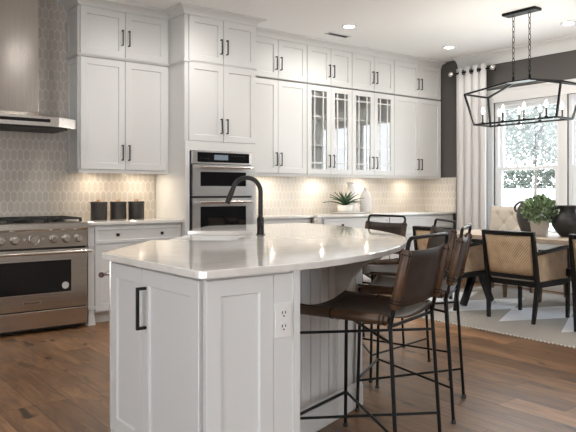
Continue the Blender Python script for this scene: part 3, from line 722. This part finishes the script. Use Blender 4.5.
# sink
r = root('kitchen_sink', 'white apron-front sink set in the far side of the island', 'sink', (*dg((S0+S1)/2, 0.2), 0.65))
O = Vector((*dg(S0, 0), 0)); Lw = S1-S0; n = -DN; t = 0.022; b = MB(); e = 0.003
b.obox(O, DD, n, e, Lw-e, -0.03, 0.012, 0.645, 0.886)           # apron
b.obox(O, DD, n, e, Lw-e, -SD+e, -SD+e+t, 0.665, 0.885)
b.obox(O, DD, n, e, e+t, -SD+e+t, -0.03, 0.665, 0.885).obox(O, DD, n, Lw-e-t, Lw-e, -SD+e+t, -0.03, 0.665, 0.885)
b.obox(O, DD, n, e, Lw-e, -SD+e, -0.03, 0.645, 0.665)
b.build('basin', 'fireclay', r, bevel=0.006)
MB().lathe((*dg((S0+S1)/2, 0.22), 0.6655), [(0.04, 0), (0.04, 0.002), (0.025, 0.003)], 20).build('drain', 'steel_bright', r)
# faucet
fc = Vector((2.345, 3.31, 0.914)); fd = -DN*0.9+DD*(-0.05)
fd.normalize()
r = root('kitchen_faucet', 'tall dark gooseneck faucet on the island', 'faucet', fc)
MB().lathe(fc, [(0.027, 0.0005), (0.027, 0.006), (0.0225, 0.010), (0.0225, 0.10), (0.018, 0.11)], 20).build('base', 'gunmetal', r)
pts = [fc + Z*z for z in (0.10, 0.17, 0.23)]
R_ = 0.086
for k in range(13):
    a = PI*k/12*0.92; pts.append(fc + Z*(0.265 + R_*math.sin(a)) + fd*(R_ - R_*math.cos(a)))
end = pts[-1]; tn = (pts[-1]-pts[-2]).normalized()
MB().tube(pts, 0.0145, 12).build('neck', 'gunmetal', r)
MB().tube([end-tn*0.002, end+tn*0.03, end+tn*0.075, end+tn*0.10], [0.0145, 0.0165, 0.0175, 0.015], 12).build('spray_head', 'gunmetal', r)
sd = fd.cross(Z).normalized()
MB().lathe(fc+Z*0.07, [(0.016, -0.002), (0.016, 0.03), (0.012, 0.034)], 12, -sd).tube([fc+Z*0.07-sd*0.028, fc+Z*0.085-sd*0.045, fc+Z*0.125-sd*0.05], 0.006, 8).build('lever', 'gunmetal', r)

# ------------------------------------------------------------------ bar stools (local: faces +y)
def make_stool(label):
    r = root('bar_stool', label, 'stool', (0,0,0), 'brown leather bar stools around the island')
    fw, fd_, bd_ = 0.225, 0.25, -0.255; H = 0.655
    top = {(-1,1): (-0.212, 0.235), (1,1): (0.212, 0.235), (-1,-1): (-0.212, -0.215), (1,-1): (0.212, -0.215)}
    foot = {(-1,1): (-fw, fd_), (1,1): (fw, fd_), (-1,-1): (-fw, bd_), (1,-1): (fw, bd_)}
    def at(k, z):
        a = Vector((*foot[k], 0.0)); c = Vector((*top[k], H)); return a + (c-a)*(z/H)
    for k in foot:
        b = MB().tube([at(k, 0.006), at(k, H)], 0.0085, 10); lg = b.build('leg', 'blackmetal', r)
        MB().lathe(at(k, 0.0005), [(0.0125, 0), (0.0125, 0.012), (0.009, 0.018)], 12).build('foot_cap', 'black', lg)
    for z in (0.165, 0.548):
        b = MB().tube([at((-1,1), z), at((1,-1), z)], 0.0065, 8).tube([at((1,1), z+0.012), at((-1,-1), z+0.012)], 0.0065, 8)
        b.build('cross_brace', 'blackmetal', r)
    MB().tube([at((-1,1), 0.175), at((1,1), 0.175)], 0.0075, 8).build('foot_rest', 'blackmetal', r)
    b = MB()
    for s in (-1, 1): b.tube([(s*0.212, 0.245, H), (s*0.212, -0.225, H)], 0.010, 10)
    b.tube([(-0.212, 0.24, H-0.012), (0.212, 0.24, H-0.012)], 0.008, 8).tube([(-0.212, -0.21, H-0.03), (0.212, -0.21, H-0.03)], 0.008, 8)
    b.build('seat_frame', 'blackmetal', r)
    def seat(u, v):
        x = -0.222+0.444*u; y = -0.225+0.475*v
        sag = 0.034*(1-(2*u-1)**2)*(0.75+0.25*v)
        return (x, y, H+0.016-sag + 0.010*(v**3))
    MB().slab(seat, 16, 12, 0.006).build('seat', 'seat_leather', r)
    for s in (-1, 1):
        b = MB().tube([(s*0.216, 0.232, H), (s*0.216, 0.215, H), (s*0.217, -0.19, H), (s*0.216, -0.21, H)], [0.016, 0.022, 0.022, 0.016], 12)
        ro = b.build('seat_roll', 'roll_leather', r)
        for y in (0.06, -0.175, -0.192): MB().tube([(s*0.216, y, H), (s*0.216, y-0.007, H)], 0.0245, 12).build('strap', 'seat_leather', ro)
    # back frame: bent tube, posts rise from the rear legs
    P0 = lambda s, z: Vector((s*(0.212-0.01*(z-H)/0.33), -0.222-0.075*(z-H)/0.33, z))
    pts = [P0(-1, H-0.04), P0(-1, 0.80), P0(-1, 0.955)]
    for k in range(5):
        a = k/4*PI/2; pts.append(P0(-1, 0.962) + Vector((0.028*(1-math.cos(a)), -0.004*k/4, 0.028*math.sin(a))))
    for k in range(5):
        a = PI/2-k/4*PI/2; pts.append(P0(1, 0.962) + Vector((-0.028*(1-math.cos(a)), -0.004*(4-k)/4, 0.028*math.sin(a))))
    pts += [P0(1, 0.955), P0(1, 0.80), P0(1, H-0.04)]
    MB().tube(pts, 0.0085, 10).build('back_frame', 'blackmetal', r)
    def back(u, v):
        z = 0.705+0.235*v; p = P0(1, z); x = -p.x+2*p.x*u
        return (x, p.y+0.005-0.012*(1-(2*u-1)**2), z - 0.006*(1-(2*u-1)**2))
    MB().slab(back, 14, 6, 0.006).build('backrest', 'back_leather', r)
    for s in (-1, 1):
        b = MB().tube([P0(s, 0.700), P0(s, 0.712), P0(s, 0.932), P0(s, 0.944)], [0.014, 0.0205, 0.0205, 0.014], 12)
        ro = b.build('back_roll', 'roll_leather', r)
        for z in (0.722, 0.735, 0.922): MB().tube([P0(s, z), P0(s, z+0.006)], 0.0235, 12).build('strap', 'seat_leather', ro)
    return r
st = make_stool('brown leather bar stool nearest the camera, beside the outlet panel')
SP = [((2.108, 2.135), 17, None), ((2.775, 2.468), 31, 'brown leather bar stool second from the outlet panel, behind the nearest stool'),
      ((3.225, 2.96), 57, 'brown leather bar stool third along the curved island edge, in front of the cane chairs'), ((3.50, 3.645), 88, 'farthest brown leather bar stool, backrest showing over the island top')]
for (x, y), deg, lab in SP:
    o = st if lab is None else copy_tree(st)
    if lab: o['label'] = lab
    o.location = (x, y, 0); o.rotation_euler = (0, 0, math.radians(deg))

# ------------------------------------------------------------------ rug
r = root('area_rug', 'pale patterned woven rug under the dining table', 'rug', (5.9, 3.0, 0))
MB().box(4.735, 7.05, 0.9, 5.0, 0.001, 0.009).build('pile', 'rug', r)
b = MB()
y = 0.9
while y < 5.0:
    b.lathe((4.727, y, 0.007), [(0.004, -0.013), (0.0085, -0.007), (0.0085, 0.007), (0.004, 0.013)], 6, (0.35, 1, 0)); y += 0.034
b.build('stitched_border', 'rugborder', r)
RZ = 0.010
# ------------------------------------------------------------------ dining table
r = root('dining_table', 'long pale wood dining table with dark trestle legs', 'table', (5.8, 3.45, RZ))
TZ = 0.76
MB().box(5.37, 6.25, 2.35, 4.50, TZ-0.042, TZ).build('tabletop', 'tabletop', r, bevel=0.004)
for yc in (4.24, 2.62):
    b = MB(); b.beam((5.78, yc, TZ-0.043), (5.78, yc, 0.34), 0.075, 0.06, (1,0,0))
    for s in (-1, 1): b.beam((5.78+s*0.02, yc, 0.40), (5.78+s*0.235, yc, RZ+0.005), 0.058, 0.055, (1,0,0))
    b.box(5.52, 6.04, yc-0.035, yc+0.035, TZ-0.10, TZ-0.043)
    b.build('trestle', 'blackwood', r, bevel=0.003)
MB().box(5.745, 5.815, 2.66, 4.20, 0.40, 0.47).build('stretcher', 'blackwood', r)

# ------------------------------------------------------------------ cane dining chairs (local: faces +x; origin at seat centre on floor)
def make_cane(label):
    r = root('cane_dining_chair', label, 'chair', (0,0,0), 'black framed cane dining chairs')
    hw = 0.265
    # back posts: raked
    post = lambda s, z: Vector((-0.245-0.075*max(0, z-0.42)/0.39 + 0.0, s*(hw-0.012), z))
    for s in (-1, 1):
        b = MB(); b.beam(post(s, 0.33) , Vector((-0.275, s*(hw-0.035), 0.0)), 0.045, 0.038, (1,0,0), (0.03, 0.028)); b.build('leg', 'blackwood', r, bevel=0.003)
        b = MB(); b.beam((0.26, s*(hw-0.012), 0.655), (0.262, s*(hw-0.018), 0.0), 0.042, 0.036, (1,0,0), (0.03, 0.028)); b.build('leg', 'blackwood', r, bevel=0.003)
    # back frame (gently concave)
    cv = lambda y: -0.022*(1-(y/hw)**2)
    b = MB()
    for s in (-1, 1): b.beam(post(s, 0.325), post(s, 0.815), 0.042, 0.034, (1,0,0), (0.03, 0.03))
    def rail(z, h, th):
        def fn(u, v):
            y = -hw+0.012+2*(hw-0.012)*u; p = post(1, z+h*(v-0.5)); return (p.x+cv(y), y, z+h*(v-0.5))
        b.slab(fn, 10, 1, th, False)
    rail(0.798, 0.036, 0.030); rail(0.405, 0.036, 0.030)
    b.build('back_frame', 'blackwood', r)
    def fn(u, v):
        y = -hw+0.025+2*(hw-0.025)*u; z = 0.42+0.365*v; return (post(1, z).x+cv(y), y, z)
    MB().slab(fn, 10, 4, 0.012).build('back_panel', 'cane', r)
    for s in (-1, 1):
        yy = s*(hw-0.012)
        b = MB(); b.beam(post(s, 0.62)+Vector((0.01,0,0)), (0.282, yy, 0.662), 0.03, 0.034, (0,0,1))
        b.beam((-0.245, yy, 0.355), (0.245, yy, 0.355), 0.034, 0.030, (0,0,1))
        ar = b.build('arm_frame', 'blackwood', r, bevel=0.003)
        P = [Vector((-0.240, yy, 0.37)), Vector((0.243, yy, 0.37)), Vector((0.243, yy, 0.645)), Vector((-0.268, yy, 0.610))]
        vs = [p+Vector((0,0.006,0)) for p in P] + [p-Vector((0,0.006,0)) for p in P]
        MB().add(vs, [(0,1,2,3),(7,6,5,4),(0,4,5,1),(1,5,6,2),(2,6,7,3),(3,7,4,0)]).build('arm_panel', 'cane', r)
    b = MB(); b.box(-0.225, 0.245, -hw+0.01, hw-0.01, 0.315, 0.365); b.build('seat_frame', 'blackwood', r, bevel=0.003)
    def cu(u, v): return (-0.235+0.50*u, -hw+0.035+(2*hw-0.07)*v, 0.405+0.012*(1-(2*u-1)**4)*(1-(2*v-1)**4))
    MB().slab(cu, 8, 8, 0.075).build('cushion', 'cushion', r)
    return r
CH = 'black framed cane armchair at the table, %s'
c0 = make_cane('black framed cane armchair seen whole from behind, in front of the leafy plant')
for k, (y, lab) in enumerate(((3.495, None), (4.345, 'black framed cane armchair half hidden behind the bar stools'), (2.64, 'black framed cane armchair cut off by the right edge of the photo'))):
    o = c0 if lab is None else copy_tree(c0)
    if lab: o['label'] = lab
    o.location = (5.53, y, RZ); o.rotation_euler = (0, 0, 0)

# ------------------------------------------------------------------ tufted chairs (local: faces -x)
def make_tufted(label):
    r = root('tufted_dining_chair', label, 'chair', (0,0,0), 'beige tufted dining chairs')
    hw = 0.30
    tufts = [(-0.19, .90), (0, .90), (0.19, .90), (-0.095, .79), (0.095, .79), (-0.19, .68), (0, .68), (0.19, .68), (-0.095, .57), (0.095, .57)]
    def fn(u, v):
        y = -hw+2*hw*u; z = 0.42+0.57*v; x = 0.27+0.07*(z-0.42)
        d = 0
        for ty, tz in tufts: d += 0.028*math.exp(-((y-ty)**2+(z-tz)**2)/0.0011)
        for ty, tz in tufts:
            for sx in (-1, 1):
                e = abs((z-tz)-sx*(y-ty)*1.16)
                if abs(y-ty) < 0.1 and abs(z-tz) < 0.115: d += 0.006*math.exp(-(e/0.012)**2)
        edge = 0.03*(max(0, abs(2*u-1)-0.85)/0.15)**2 + 0.03*(max(0, v-0.9)/0.1)**2
        return (x-0.05+d+edge, y, z)
    b = MB().slab(fn, 44, 44, 0.02)
    def bk(u, v): y = -hw+2*hw*u; z = 0.42+0.57*v; return (0.305+0.07*(z-0.42), y, z)
    b.slab(bk, 6, 6, 0.06)
    bo = b.build('backrest', 'linen', r)
    b = MB()
    for ty, tz in tufts: b.lathe((0.27+0.07*(tz-0.42)-0.036, ty, tz), [(0.011, 0), (0.010, 0.004), (0.004, 0.007)], 10, (-1,0,0))
    b.build('tuft_buttons', 'linen', bo)
    def cu(u, v):
        x = -0.28+0.56*u; y = -hw+2*hw*v; q = (1-(2*u-1)**6)*(1-(2*v-1)**6)
        return (x, y, 0.44+0.035*q)
    b = MB().slab(cu, 10, 10, 0.13); b.box(-0.275, 0.29, -hw+0.005, hw-0.005, 0.33, 0.42); b.build('seat', 'linen', r)
    for sx in (-1, 1):
        for sy in (-1, 1):
            MB().beam((sx*0.25, sy*(hw-0.04), 0.329), (sx*0.262, sy*(hw-0.035), 0.0), 0.05, 0.05, (1,0,0), (0.028, 0.028)).build('leg', 'browwood', r)
    return r
t0 = make_tufted('beige button-tufted chair across the table, beside the curtain')
t1 = copy_tree(t0); t1['label'] = 'beige button-tufted chair across the table, mostly behind the black vase'
t0.location = (6.63, 4.57, RZ); t1.location = (6.63, 3.62, RZ)

# ------------------------------------------------------------------ things on the table
def leafy(b, c, rad, n, size, zmin=-0.5, sq=0.85):
    for k in range(n):
        while True:
            p = Vector((random.uniform(-1,1), random.uniform(-1,1), random.uniform(zmin,1)))
            if 0.35 < p.length < 1: break
        q = Vector(c) + Vector((p.x*rad, p.y*rad, p.z*rad*sq)); d = (p.normalized()+Vector((random.uniform(-.6,.6), random.uniform(-.6,.6), random.uniform(-.2,.8)))).normalized()
        s = d.cross(Vector((random.uniform(-1,1), random.uniform(-1,1), random.uniform(-1,1)))).normalized(); up = s.cross(d); l = size*random.uniform(0.7, 1.25); w = l*0.38
        b.add([q, q+d*l*0.35+s*w+up*l*0.05, q+d*l*0.72+s*w*0.8+up*l*0.04, q+d*l, q+d*l*0.72-s*w*0.8+up*l*0.04, q+d*l*0.35-s*w+up*l*0.05, q+d*l*0.5-up*l*0.04], [(0,1,6),(1,2,6),(2,3,6),(3,4,6),(4,5,6),(5,0,6)])
c = Vector((5.72, 3.485, TZ))
r = root('potted_plant', 'bushy green plant in a square greige pot on the dining table', 'plant', c)
b = MB(); h = 0.145
def sqr(hw, z): return [(c.x+x*hw*0.92-y*hw*0.4, c.y+x*hw*0.4+y*hw*0.92, z) for x, y in ((-1,-1),(1,-1),(1,1),(-1,1))]
vs = sqr(0.062, TZ+0.001)+sqr(0.082, TZ+h)+sqr(0.074, TZ+h)+sqr(0.070, TZ+h-0.02)
fs = [(3,2,1,0)] + [(4*k+i, 4*k+(i+1) % 4, 4*k+4+(i+1) % 4, 4*k+4+i) for k in range(3) for i in range(4)] + [(12,13,14,15)]
b.add(vs, fs).build('pot', 'pot', r, bevel=0.004)
MB().prism([p[:2] for p in sqr(0.069, 0)], TZ+h-0.0195, TZ+h-0.012).build('soil', 'soil', r)
b = MB()
for k in range(12):
    a = k*2.4; b.tube([(c.x+0.02*math.cos(a), c.y+0.02*math.sin(a), TZ+h-0.012), (c.x+0.06*math.cos(a), c.y+0.06*math.sin(a), TZ+h+0.10), (c.x+0.11*math.cos(a), c.y+0.11*math.sin(a), TZ+h+0.15)], 0.003, 6)
b.build('stems', 'leaf', r)
b = MB(); leafy(b, (c.x, c.y, TZ+h+0.095), 0.148, 760, 0.040, -0.75, 0.85); b.build('foliage', 'leaf', r)
def handle_ring(b, c, a, r0, z0, z1, out, rad):
    d = Vector((math.cos(a), math.sin(a), 0)); pts = []
    for k in range(9):
        t = k/8; pts.append(Vector(c) + d*(r0[0]+(r0[1]-r0[0])*t + out*math.sin(PI*t)**0.7) + Z*(z0+(z1-z0)*t))
    b.tube(pts, rad, 8)
va = math.radians(-60)
c = Vector((5.80, 3.25, TZ))
r = root('two_handled_vase', 'squat black two-handled vase on the dining table', 'vase', c)
MB().lathe(c, [(0.062, 0.0005), (0.07, 0.01), (0.112, 0.06), (0.140, 0.105), (0.144, 0.14), (0.122, 0.18), (0.082, 0.212), (0.070, 0.245), (0.078, 0.275), (0.090, 0.292), (0.082, 0.292), (0.064, 0.262), (0.066, 0.235)], 32).build('body', 'vase', r)
for a in (va, va+PI):
    b = MB(); handle_ring(b, c, a, (0.128, 0.072), 0.165, 0.278, 0.050, 0.012); b.build('handle', 'vase', r)
c = Vector((6.05, 3.82, TZ))
r = root('tall_jug', 'tall slate grey handled jar behind the leafy plant', 'vase', c)
MB().lathe(c, [(0.058, 0.0005), (0.066, 0.01), (0.098, 0.10), (0.112, 0.17), (0.108, 0.23), (0.085, 0.28), (0.070, 0.305), (0.074, 0.325), (0.066, 0.325), (0.06, 0.30)], 32).build('body', 'jar', r)
for a in (va+PI, va):
    b = MB(); handle_ring(b, c, a, (0.108, 0.072), 0.215, 0.315, 0.035, 0.011); b.build('handle', 'jar', r)

# ------------------------------------------------------------------ chandelier
cx, cy = 5.81, 3.74
r = root('chandelier', 'black linear lantern chandelier with eight candle lights', 'chandelier', (cx, cy, 1.86))
MB().box(cx-0.06, cx+0.06, cy-0.185, cy+0.185, CEIL-0.028, CEIL-0.001).build('canopy', 'blackmetal', r, bevel=0.006)
for s in (-1, 1):
    y = cy+s*0.09; b = MB(); z = CEIL-0.028; k = 0
    while z > 2.40:
        L = 0.062; ax = Vector((1,0,0)) if k % 2 else Vector((0,1,0)); pts = []
        for q in range(12):
            a = 2*PI*q/12; pts.append(Vector((cx, y, z-L/2)) + ax*(0.012*math.cos(a)) + Z*(L/2*math.sin(a)))
        b.tube(pts, 0.0032, 6, True); z -= L-0.009; k += 1
    b.tube([(cx, y, z+0.015), (cx, y, 2.28)], 0.005, 8)
    b.lathe((cx, y, 2.279), [(0.014, 0), (0.014, 0.05), (0.006, 0.055)], 10)
    b.build('chain', 'blackmetal', r)
T = [(5.61, 4.27), (6.01, 4.27), (6.01, 3.21), (5.61, 3.21)]; Bm = [(5.672, 4.195), (5.948, 4.195), (5.948, 3.288), (5.672, 3.288)]
zt, zb, zp = 2.185, 1.87, 2.272
b = MB(); w = 0.017
for i in range(4):
    j = (i+1) % 4
    b.beam((*Bm[i], zb), (*Bm[j], zb), w, w); b.beam((*T[i], zt), (*Bm[i], zb), w, w, (1,0,0))
    if i in (0, 2): b.beam((*T[i], zt), (*T[j], zt), w, w)
    py = cy+(0.13 if i < 2 else -0.13); px = cx-0.05 if i in (0, 3) else cx+0.05
    b.beam((*T[i], zt), (px, py, zp), w, w)
b.build('frame', 'blackmetal', r)
MB().box(cx-0.06, cx+0.06, cy-0.15, cy+0.15, zp-0.004, zp+0.006).build('top_plate', 'blackmetal', r)
for x in (5.672, 5.948):
    for k in range(4):
        y = 4.09-0.233*k
        cd = MB().lathe((x, y, zb), [(0.016, 0.004), (0.018, 0.010), (0.018, 0.016), (0.0095, 0.018), (0.0095, 0.10)], 12).build('candle', 'blackmetal', r)
        MB().lathe((x, y, zb+0.1005), [(0.006, 0), (0.013, 0.012), (0.016, 0.028), (0.011, 0.048), (0.003, 0.068), (0.001, 0.072)], 12).build('bulb', 'bulb', cd)
for y in (cy-0.25, cy+0.25):
    d = bpy.data.lights.new('candle_light', 'POINT'); d.energy = 17; d.shadow_soft_size = 0.12; d.color = (1, 0.92, 0.82)
    o = bpy.data.objects.new('candle_light', d); COL.objects.link(o); o.location = (cx, y, zb+0.16)

# ------------------------------------------------------------------ ceiling fixtures
LB = ['round recessed ceiling light nearest the air vent', 'round recessed ceiling light above the corner by the curtain', 'round recessed ceiling light at the right, beyond the chandelier']
for k, (x, y) in enumerate(((4.87, 5.22), (6.55, 5.22), (6.62, 3.70))):
    r = root('ceiling_light', LB[k], 'light', (x, y, CEIL-0.01), 'recessed ceiling lights')
    b = MB().lathe((x, y, CEIL-0.0085), [(0.058, 0.002), (0.060, 0), (0.080, 0.003), (0.083, 0.008)], 28); b.build('trim_ring', 'trim', r)
    MB().lathe((x, y, CEIL-0.0105), [(0.052, 0), (0.056, 0.0035)], 24).build('diffuser', 'lamp_glow', r)
def spot(x, y, e):
    d = bpy.data.lights.new('ceiling_spot', 'SPOT'); d.energy = e; d.spot_size = math.radians(178); d.spot_blend = 0.7; d.shadow_soft_size = 0.06; d.color = (1, 0.965, 0.92)
    o = bpy.data.objects.new('ceiling_spot', d); COL.objects.link(o); o.location = (x, y, CEIL-0.03)
for x, y, e in ((4.87, 5.22, 40), (6.55, 5.22, 13), (6.62, 3.70, 10)): spot(x, y, e)
for x, y in ((2.9, 4.9), (0.8, 4.9)): spot(x, y, 38)
for x, y in ((1.2, 2.0), (1.2, -1.2), (4.0, -1.0), (4.6, 2.0)): spot(x, y, 38)
spot(2.36, 3.3, 8)  # added unseen spot without a fixture, streaks a highlight down the hood chimney
# air vent
r = root('ceiling_vent', 'small louvred air vent in the white ceiling', 'vent', (5.05, 5.58, CEIL-0.01))
x0, x1, y0, y1 = 4.88, 5.20, 5.535, 5.635
b = MB().box(x0, x1, y0, y0+0.015, CEIL-0.009, CEIL-0.001).box(x0, x1, y1-0.015, y1, CEIL-0.009, CEIL-0.001).box(x0, x0+0.015, y0, y1, CEIL-0.009, CEIL-0.001).box(x1-0.015, x1, y0, y1, CEIL-0.009, CEIL-0.001); b.build('frame', 'trim', r)
b = MB()
for k in range(5): b.beam((x0+0.016, y0+0.022+k*0.014, CEIL-0.006), (x1-0.016, y0+0.022+k*0.014, CEIL-0.006), 0.002, 0.006, (0,0.9,0.3))
b.build('louvres', 'jar', r, 'dark grey louvres')
MB().box(x0+0.015, x1-0.015, y0+0.015, y1-0.015, CEIL-0.0025, CEIL-0.001).build('duct_opening', 'slot', r)

# ------------------------------------------------------------------ curtain and rod
RXc = XW-0.13; RZc = 2.755
r = root('curtain_rod', 'short curtain rod with pale round end knobs above the window', 'curtain rod', (RXc, 5.3, RZc))
MB().tube([(RXc, 5.05, RZc), (RXc, 5.62, RZc)], 0.0125, 12).build('rod', 'blackmetal', r)
for y, s in ((5.62, 1), (5.05, -1)): MB().lathe((RXc, y, RZc), [(0.012, 0), (0.014, 0.008), (0.034, 0.02), (0.041, 0.044), (0.032, 0.068), (0.006, 0.078)], 18, (0, s, 0)).build('finial', 'steel_bright', r)
b = MB()
for y in (5.605, 5.068): b.tube([(RXc, y, RZc), (XW-0.004, y, RZc)], 0.007, 8).lathe((XW-0.0015, y, RZc), [(0.022, 0), (0.022, 0.006)], 12, (-1,0,0))
b.build('bracket', 'blackmetal', r)
r = root('curtain', 'long ivory grommet curtain hanging beside the window', 'curtain', (RXc, 5.3, 0.02))
def fn(u, v):
    y = 5.58-0.47*u; z = 0.02+2.80*v; amp = 0.028
    return (RXc + amp*math.sin(u*2*PI*4.0+0.4) + 0.010*math.sin(v*3+u*9)*(1-v), y + 0.012*math.sin(u*2*PI*8), z)
MB().slab(fn, 96, 10, 0.004).build('fabric', 'curtain', r)
for k in range(7):
    u = (k*0.5+0.0-0.4/(2*PI))/4.0+0.125
    if 0 < u < 1:
        y = 5.58-0.47*u+0.012*math.sin(u*2*PI*8)
        MB().tube([(RXc+0.027*math.cos(a), y, RZc+0.027*math.sin(a)) for a in [2*PI*q/16 for q in range(16)]], 0.007, 6, True).build('grommet', 'bronze', r)

# ------------------------------------------------------------------ canisters
CL = ['graphite canister nearest the range', 'graphite canister in the middle of the three', 'graphite canister nearest the oven tower']
def make_can(x, y, label):
    r = root('canister', label + ', wooden lid knob', 'canister', (x, y, 0.914), 'three canisters on the left counter')
    c = (x, y, 0.9145)
    MB().lathe(c, [(0.074, 0), (0.076, 0.003), (0.076, 0.150)], 28).build('jar', 'canister', r)
    l = MB().lathe((x, y, 1.065), [(0.079, 0), (0.080, 0.004), (0.080, 0.016), (0.076, 0.020)], 28).build('lid', 'canister', r)
    MB().lathe((x, y, 1.0855), [(0.022, 0), (0.022, 0.018), (0.018, 0.022)], 16).build('knob', 'knobwood', l)
for (x, y), l in zip(((2.40, 6.04), (2.593, 6.04), (2.78, 6.04)), CL): make_can(x, y, l)

# ------------------------------------------------------------------ agave, bottles, tray
tc = Vector((5.58, 6.00, 0.914))
r = root('serving_tray', 'low pale tray under the potted agave on the counter', 'tray', tc)
MB().lathe((tc.x, tc.y, tc.z), [(0.20, 0.0005), (0.217, 0.006), (0.222, 0.014), (0.209, 0.014), (0.204, 0.008)], 36).build('tray', 'tray', r)
pc = Vector((5.477, 5.945, 0.9285))
r = root('potted_agave', 'spiky green agave in a round white pot on the tray', 'plant', pc)
MB().lathe(pc, [(0.086, -0.0055), (0.092, 0.0), (0.096, 0.05), (0.096, 0.088), (0.088, 0.088), (0.086, 0.08)], 32).build('pot', 'whiteceramic', r)
MB().lathe(pc, [(0.0955, 0.010), (0.0970, 0.012), (0.0970, 0.020), (0.0965, 0.022)], 32).build('pot_band', 'tray', r)
MB().lathe(pc+Z*0.0755, [(0.0865, 0), (0.082, 0.006)], 24).build('soil', 'soil', r)
b = MB()
for k in range(20):
    a = k*2.399; lev = k/19; el = math.radians(-6+62*lev); L = 0.27-0.11*lev; w = 0.024
    d = Vector((math.cos(a), math.sin(a), 0)); sd = Vector((-d.y, d.x, 0)); pts = []; base = pc+Z*(0.085+0.02*lev)+d*0.015
    prev = base; vs = []; n = 7
    for q in range(n+1):
        t = q/n; e = el + (0.35-0.75*t)*(1-lev*0.7) + 0.25
        if q: prev = prev + (d*math.cos(e)+Z*math.sin(e))*(L/n)
        ww = w*(0.75+0.6*t if t < 0.35 else 0.96*(1-t)/0.65)+0.0008; up = (Z*math.cos(e)-d*math.sin(e))
        vs += [prev+sd*ww+up*ww*0.45, prev-up*0.004, prev-sd*ww+up*ww*0.45, prev+up*0.004]
    fs = [(4*q+i, 4*q+(i+1) % 4, 4*q+4+(i+1) % 4, 4*q+4+i) for q in range(n) for i in range(4)] + [(0,1,2,3), (4*n+3,4*n+2,4*n+1,4*n)]
    b.add(vs, fs, False)
b.build('leaves', 'agave', r)
def bottle(nm, c, prof, m, lab):
    tag(MB().lathe(c, prof, 28).build(nm, m, origin=c), lab, 'vase')
c = Vector((5.695, 6.075, 0.9225))
r = root('ceramic_vase', 'tall white flat-rimmed vase behind the agave', 'vase', c)
MB().lathe(c, [(0.068, 0.0005), (0.073, 0.01), (0.076, 0.21), (0.066, 0.29), (0.042, 0.332), (0.038, 0.345), (0.038, 0.36)], 28).build('body', 'whiteceramic', r)
MB().lathe(c, [(0.038, 0.3605), (0.050, 0.364), (0.050, 0.378), (0.034, 0.378)], 28).build('rim', 'greyceramic', r)
c = Vector((5.90, 6.02, 0.9145))
r = root('ceramic_bottle', 'pale grey bottle vase on the counter, right of the agave', 'vase', c)
MB().lathe(c, [(0.070, 0.012), (0.073, 0.02), (0.074, 0.18), (0.062, 0.235), (0.034, 0.268), (0.026, 0.285), (0.024, 0.318), (0.029, 0.323), (0.022, 0.324)], 28).build('body', 'greyceramic', r)
MB().lathe(c, [(0.070, 0.0005), (0.071, 0.0115)], 28).build('base', 'pot', r, 'beige base ring')

# ------------------------------------------------------------------ outdoors beyond the windows
b = MB(); b.add([(XW+0.17, -30, -0.35), (XW+0.17, 60, -0.35), (20, 60, -0.05), (20, -30, -0.05), (34, 60, 1.35), (34, -30, 1.35), (70, 60, 2.0), (70, -30, 2.0)], [(0,3,2,1), (3,5,4,2), (5,7,6,4)])
o = b.build('lawn', 'grass'); o['kind'] = 'structure'
def tree(x, y, h, cr, lab, m='treeleaf', n=2800):
    g = -0.05 + max(0, x-20)*0.1
    r = root('tree', lab, 'tree', (x, y, g), 'trees outside the windows')
    b = MB().tube([(x, y, g-0.1), (x+0.05, y, g+h*0.4), (x, y+0.05, g+h*0.8)], [0.07, 0.05, 0.02], 8)
    for k in range(6):
        a = k*1.05; b.tube([(x+0.03, y, g+h*(0.25+0.07*k)), (x+cr*0.6*math.cos(a), y+cr*0.6*math.sin(a), g+h*(0.45+0.07*k))], [0.025, 0.01], 6)
    b.build('trunk', 'bark', r)
    b = MB(); leafy(b, (x, y, g+h*0.74), cr, n, 0.17, -1.0, 1.35); b.build('crown', m, r)
TL = [(24.0, 16.9, 'pale leafy tree outside, at the left side of the left window'), (28.5, 17.6, 'pale leafy tree outside, in the middle of the left window'), (33.0, 19.0, 'farther pale tree outside, toward the right side of the left window'), (24.5, 12.7, 'pale leafy tree outside, showing in the right window'), (29.5, 22.2, 'farthest-left pale tree outside, beside the curtain')]
for x, y, l in TL: tree(x, y, 5.2, 1.75, l)
b = MB()
for k in range(34):
    y = 8+k*0.65; leafy(b, (36.5+random.uniform(-.5,.5), y, 1.95), 0.8, 150, 0.22, -0.8, 0.8)
o = b.build('hedge', 'hedgeleaf', origin=(36.5, 19, 1.4)); tag(o, 'low dark hedge line across the lawn outside', 'hedge'); o['kind'] = 'stuff'
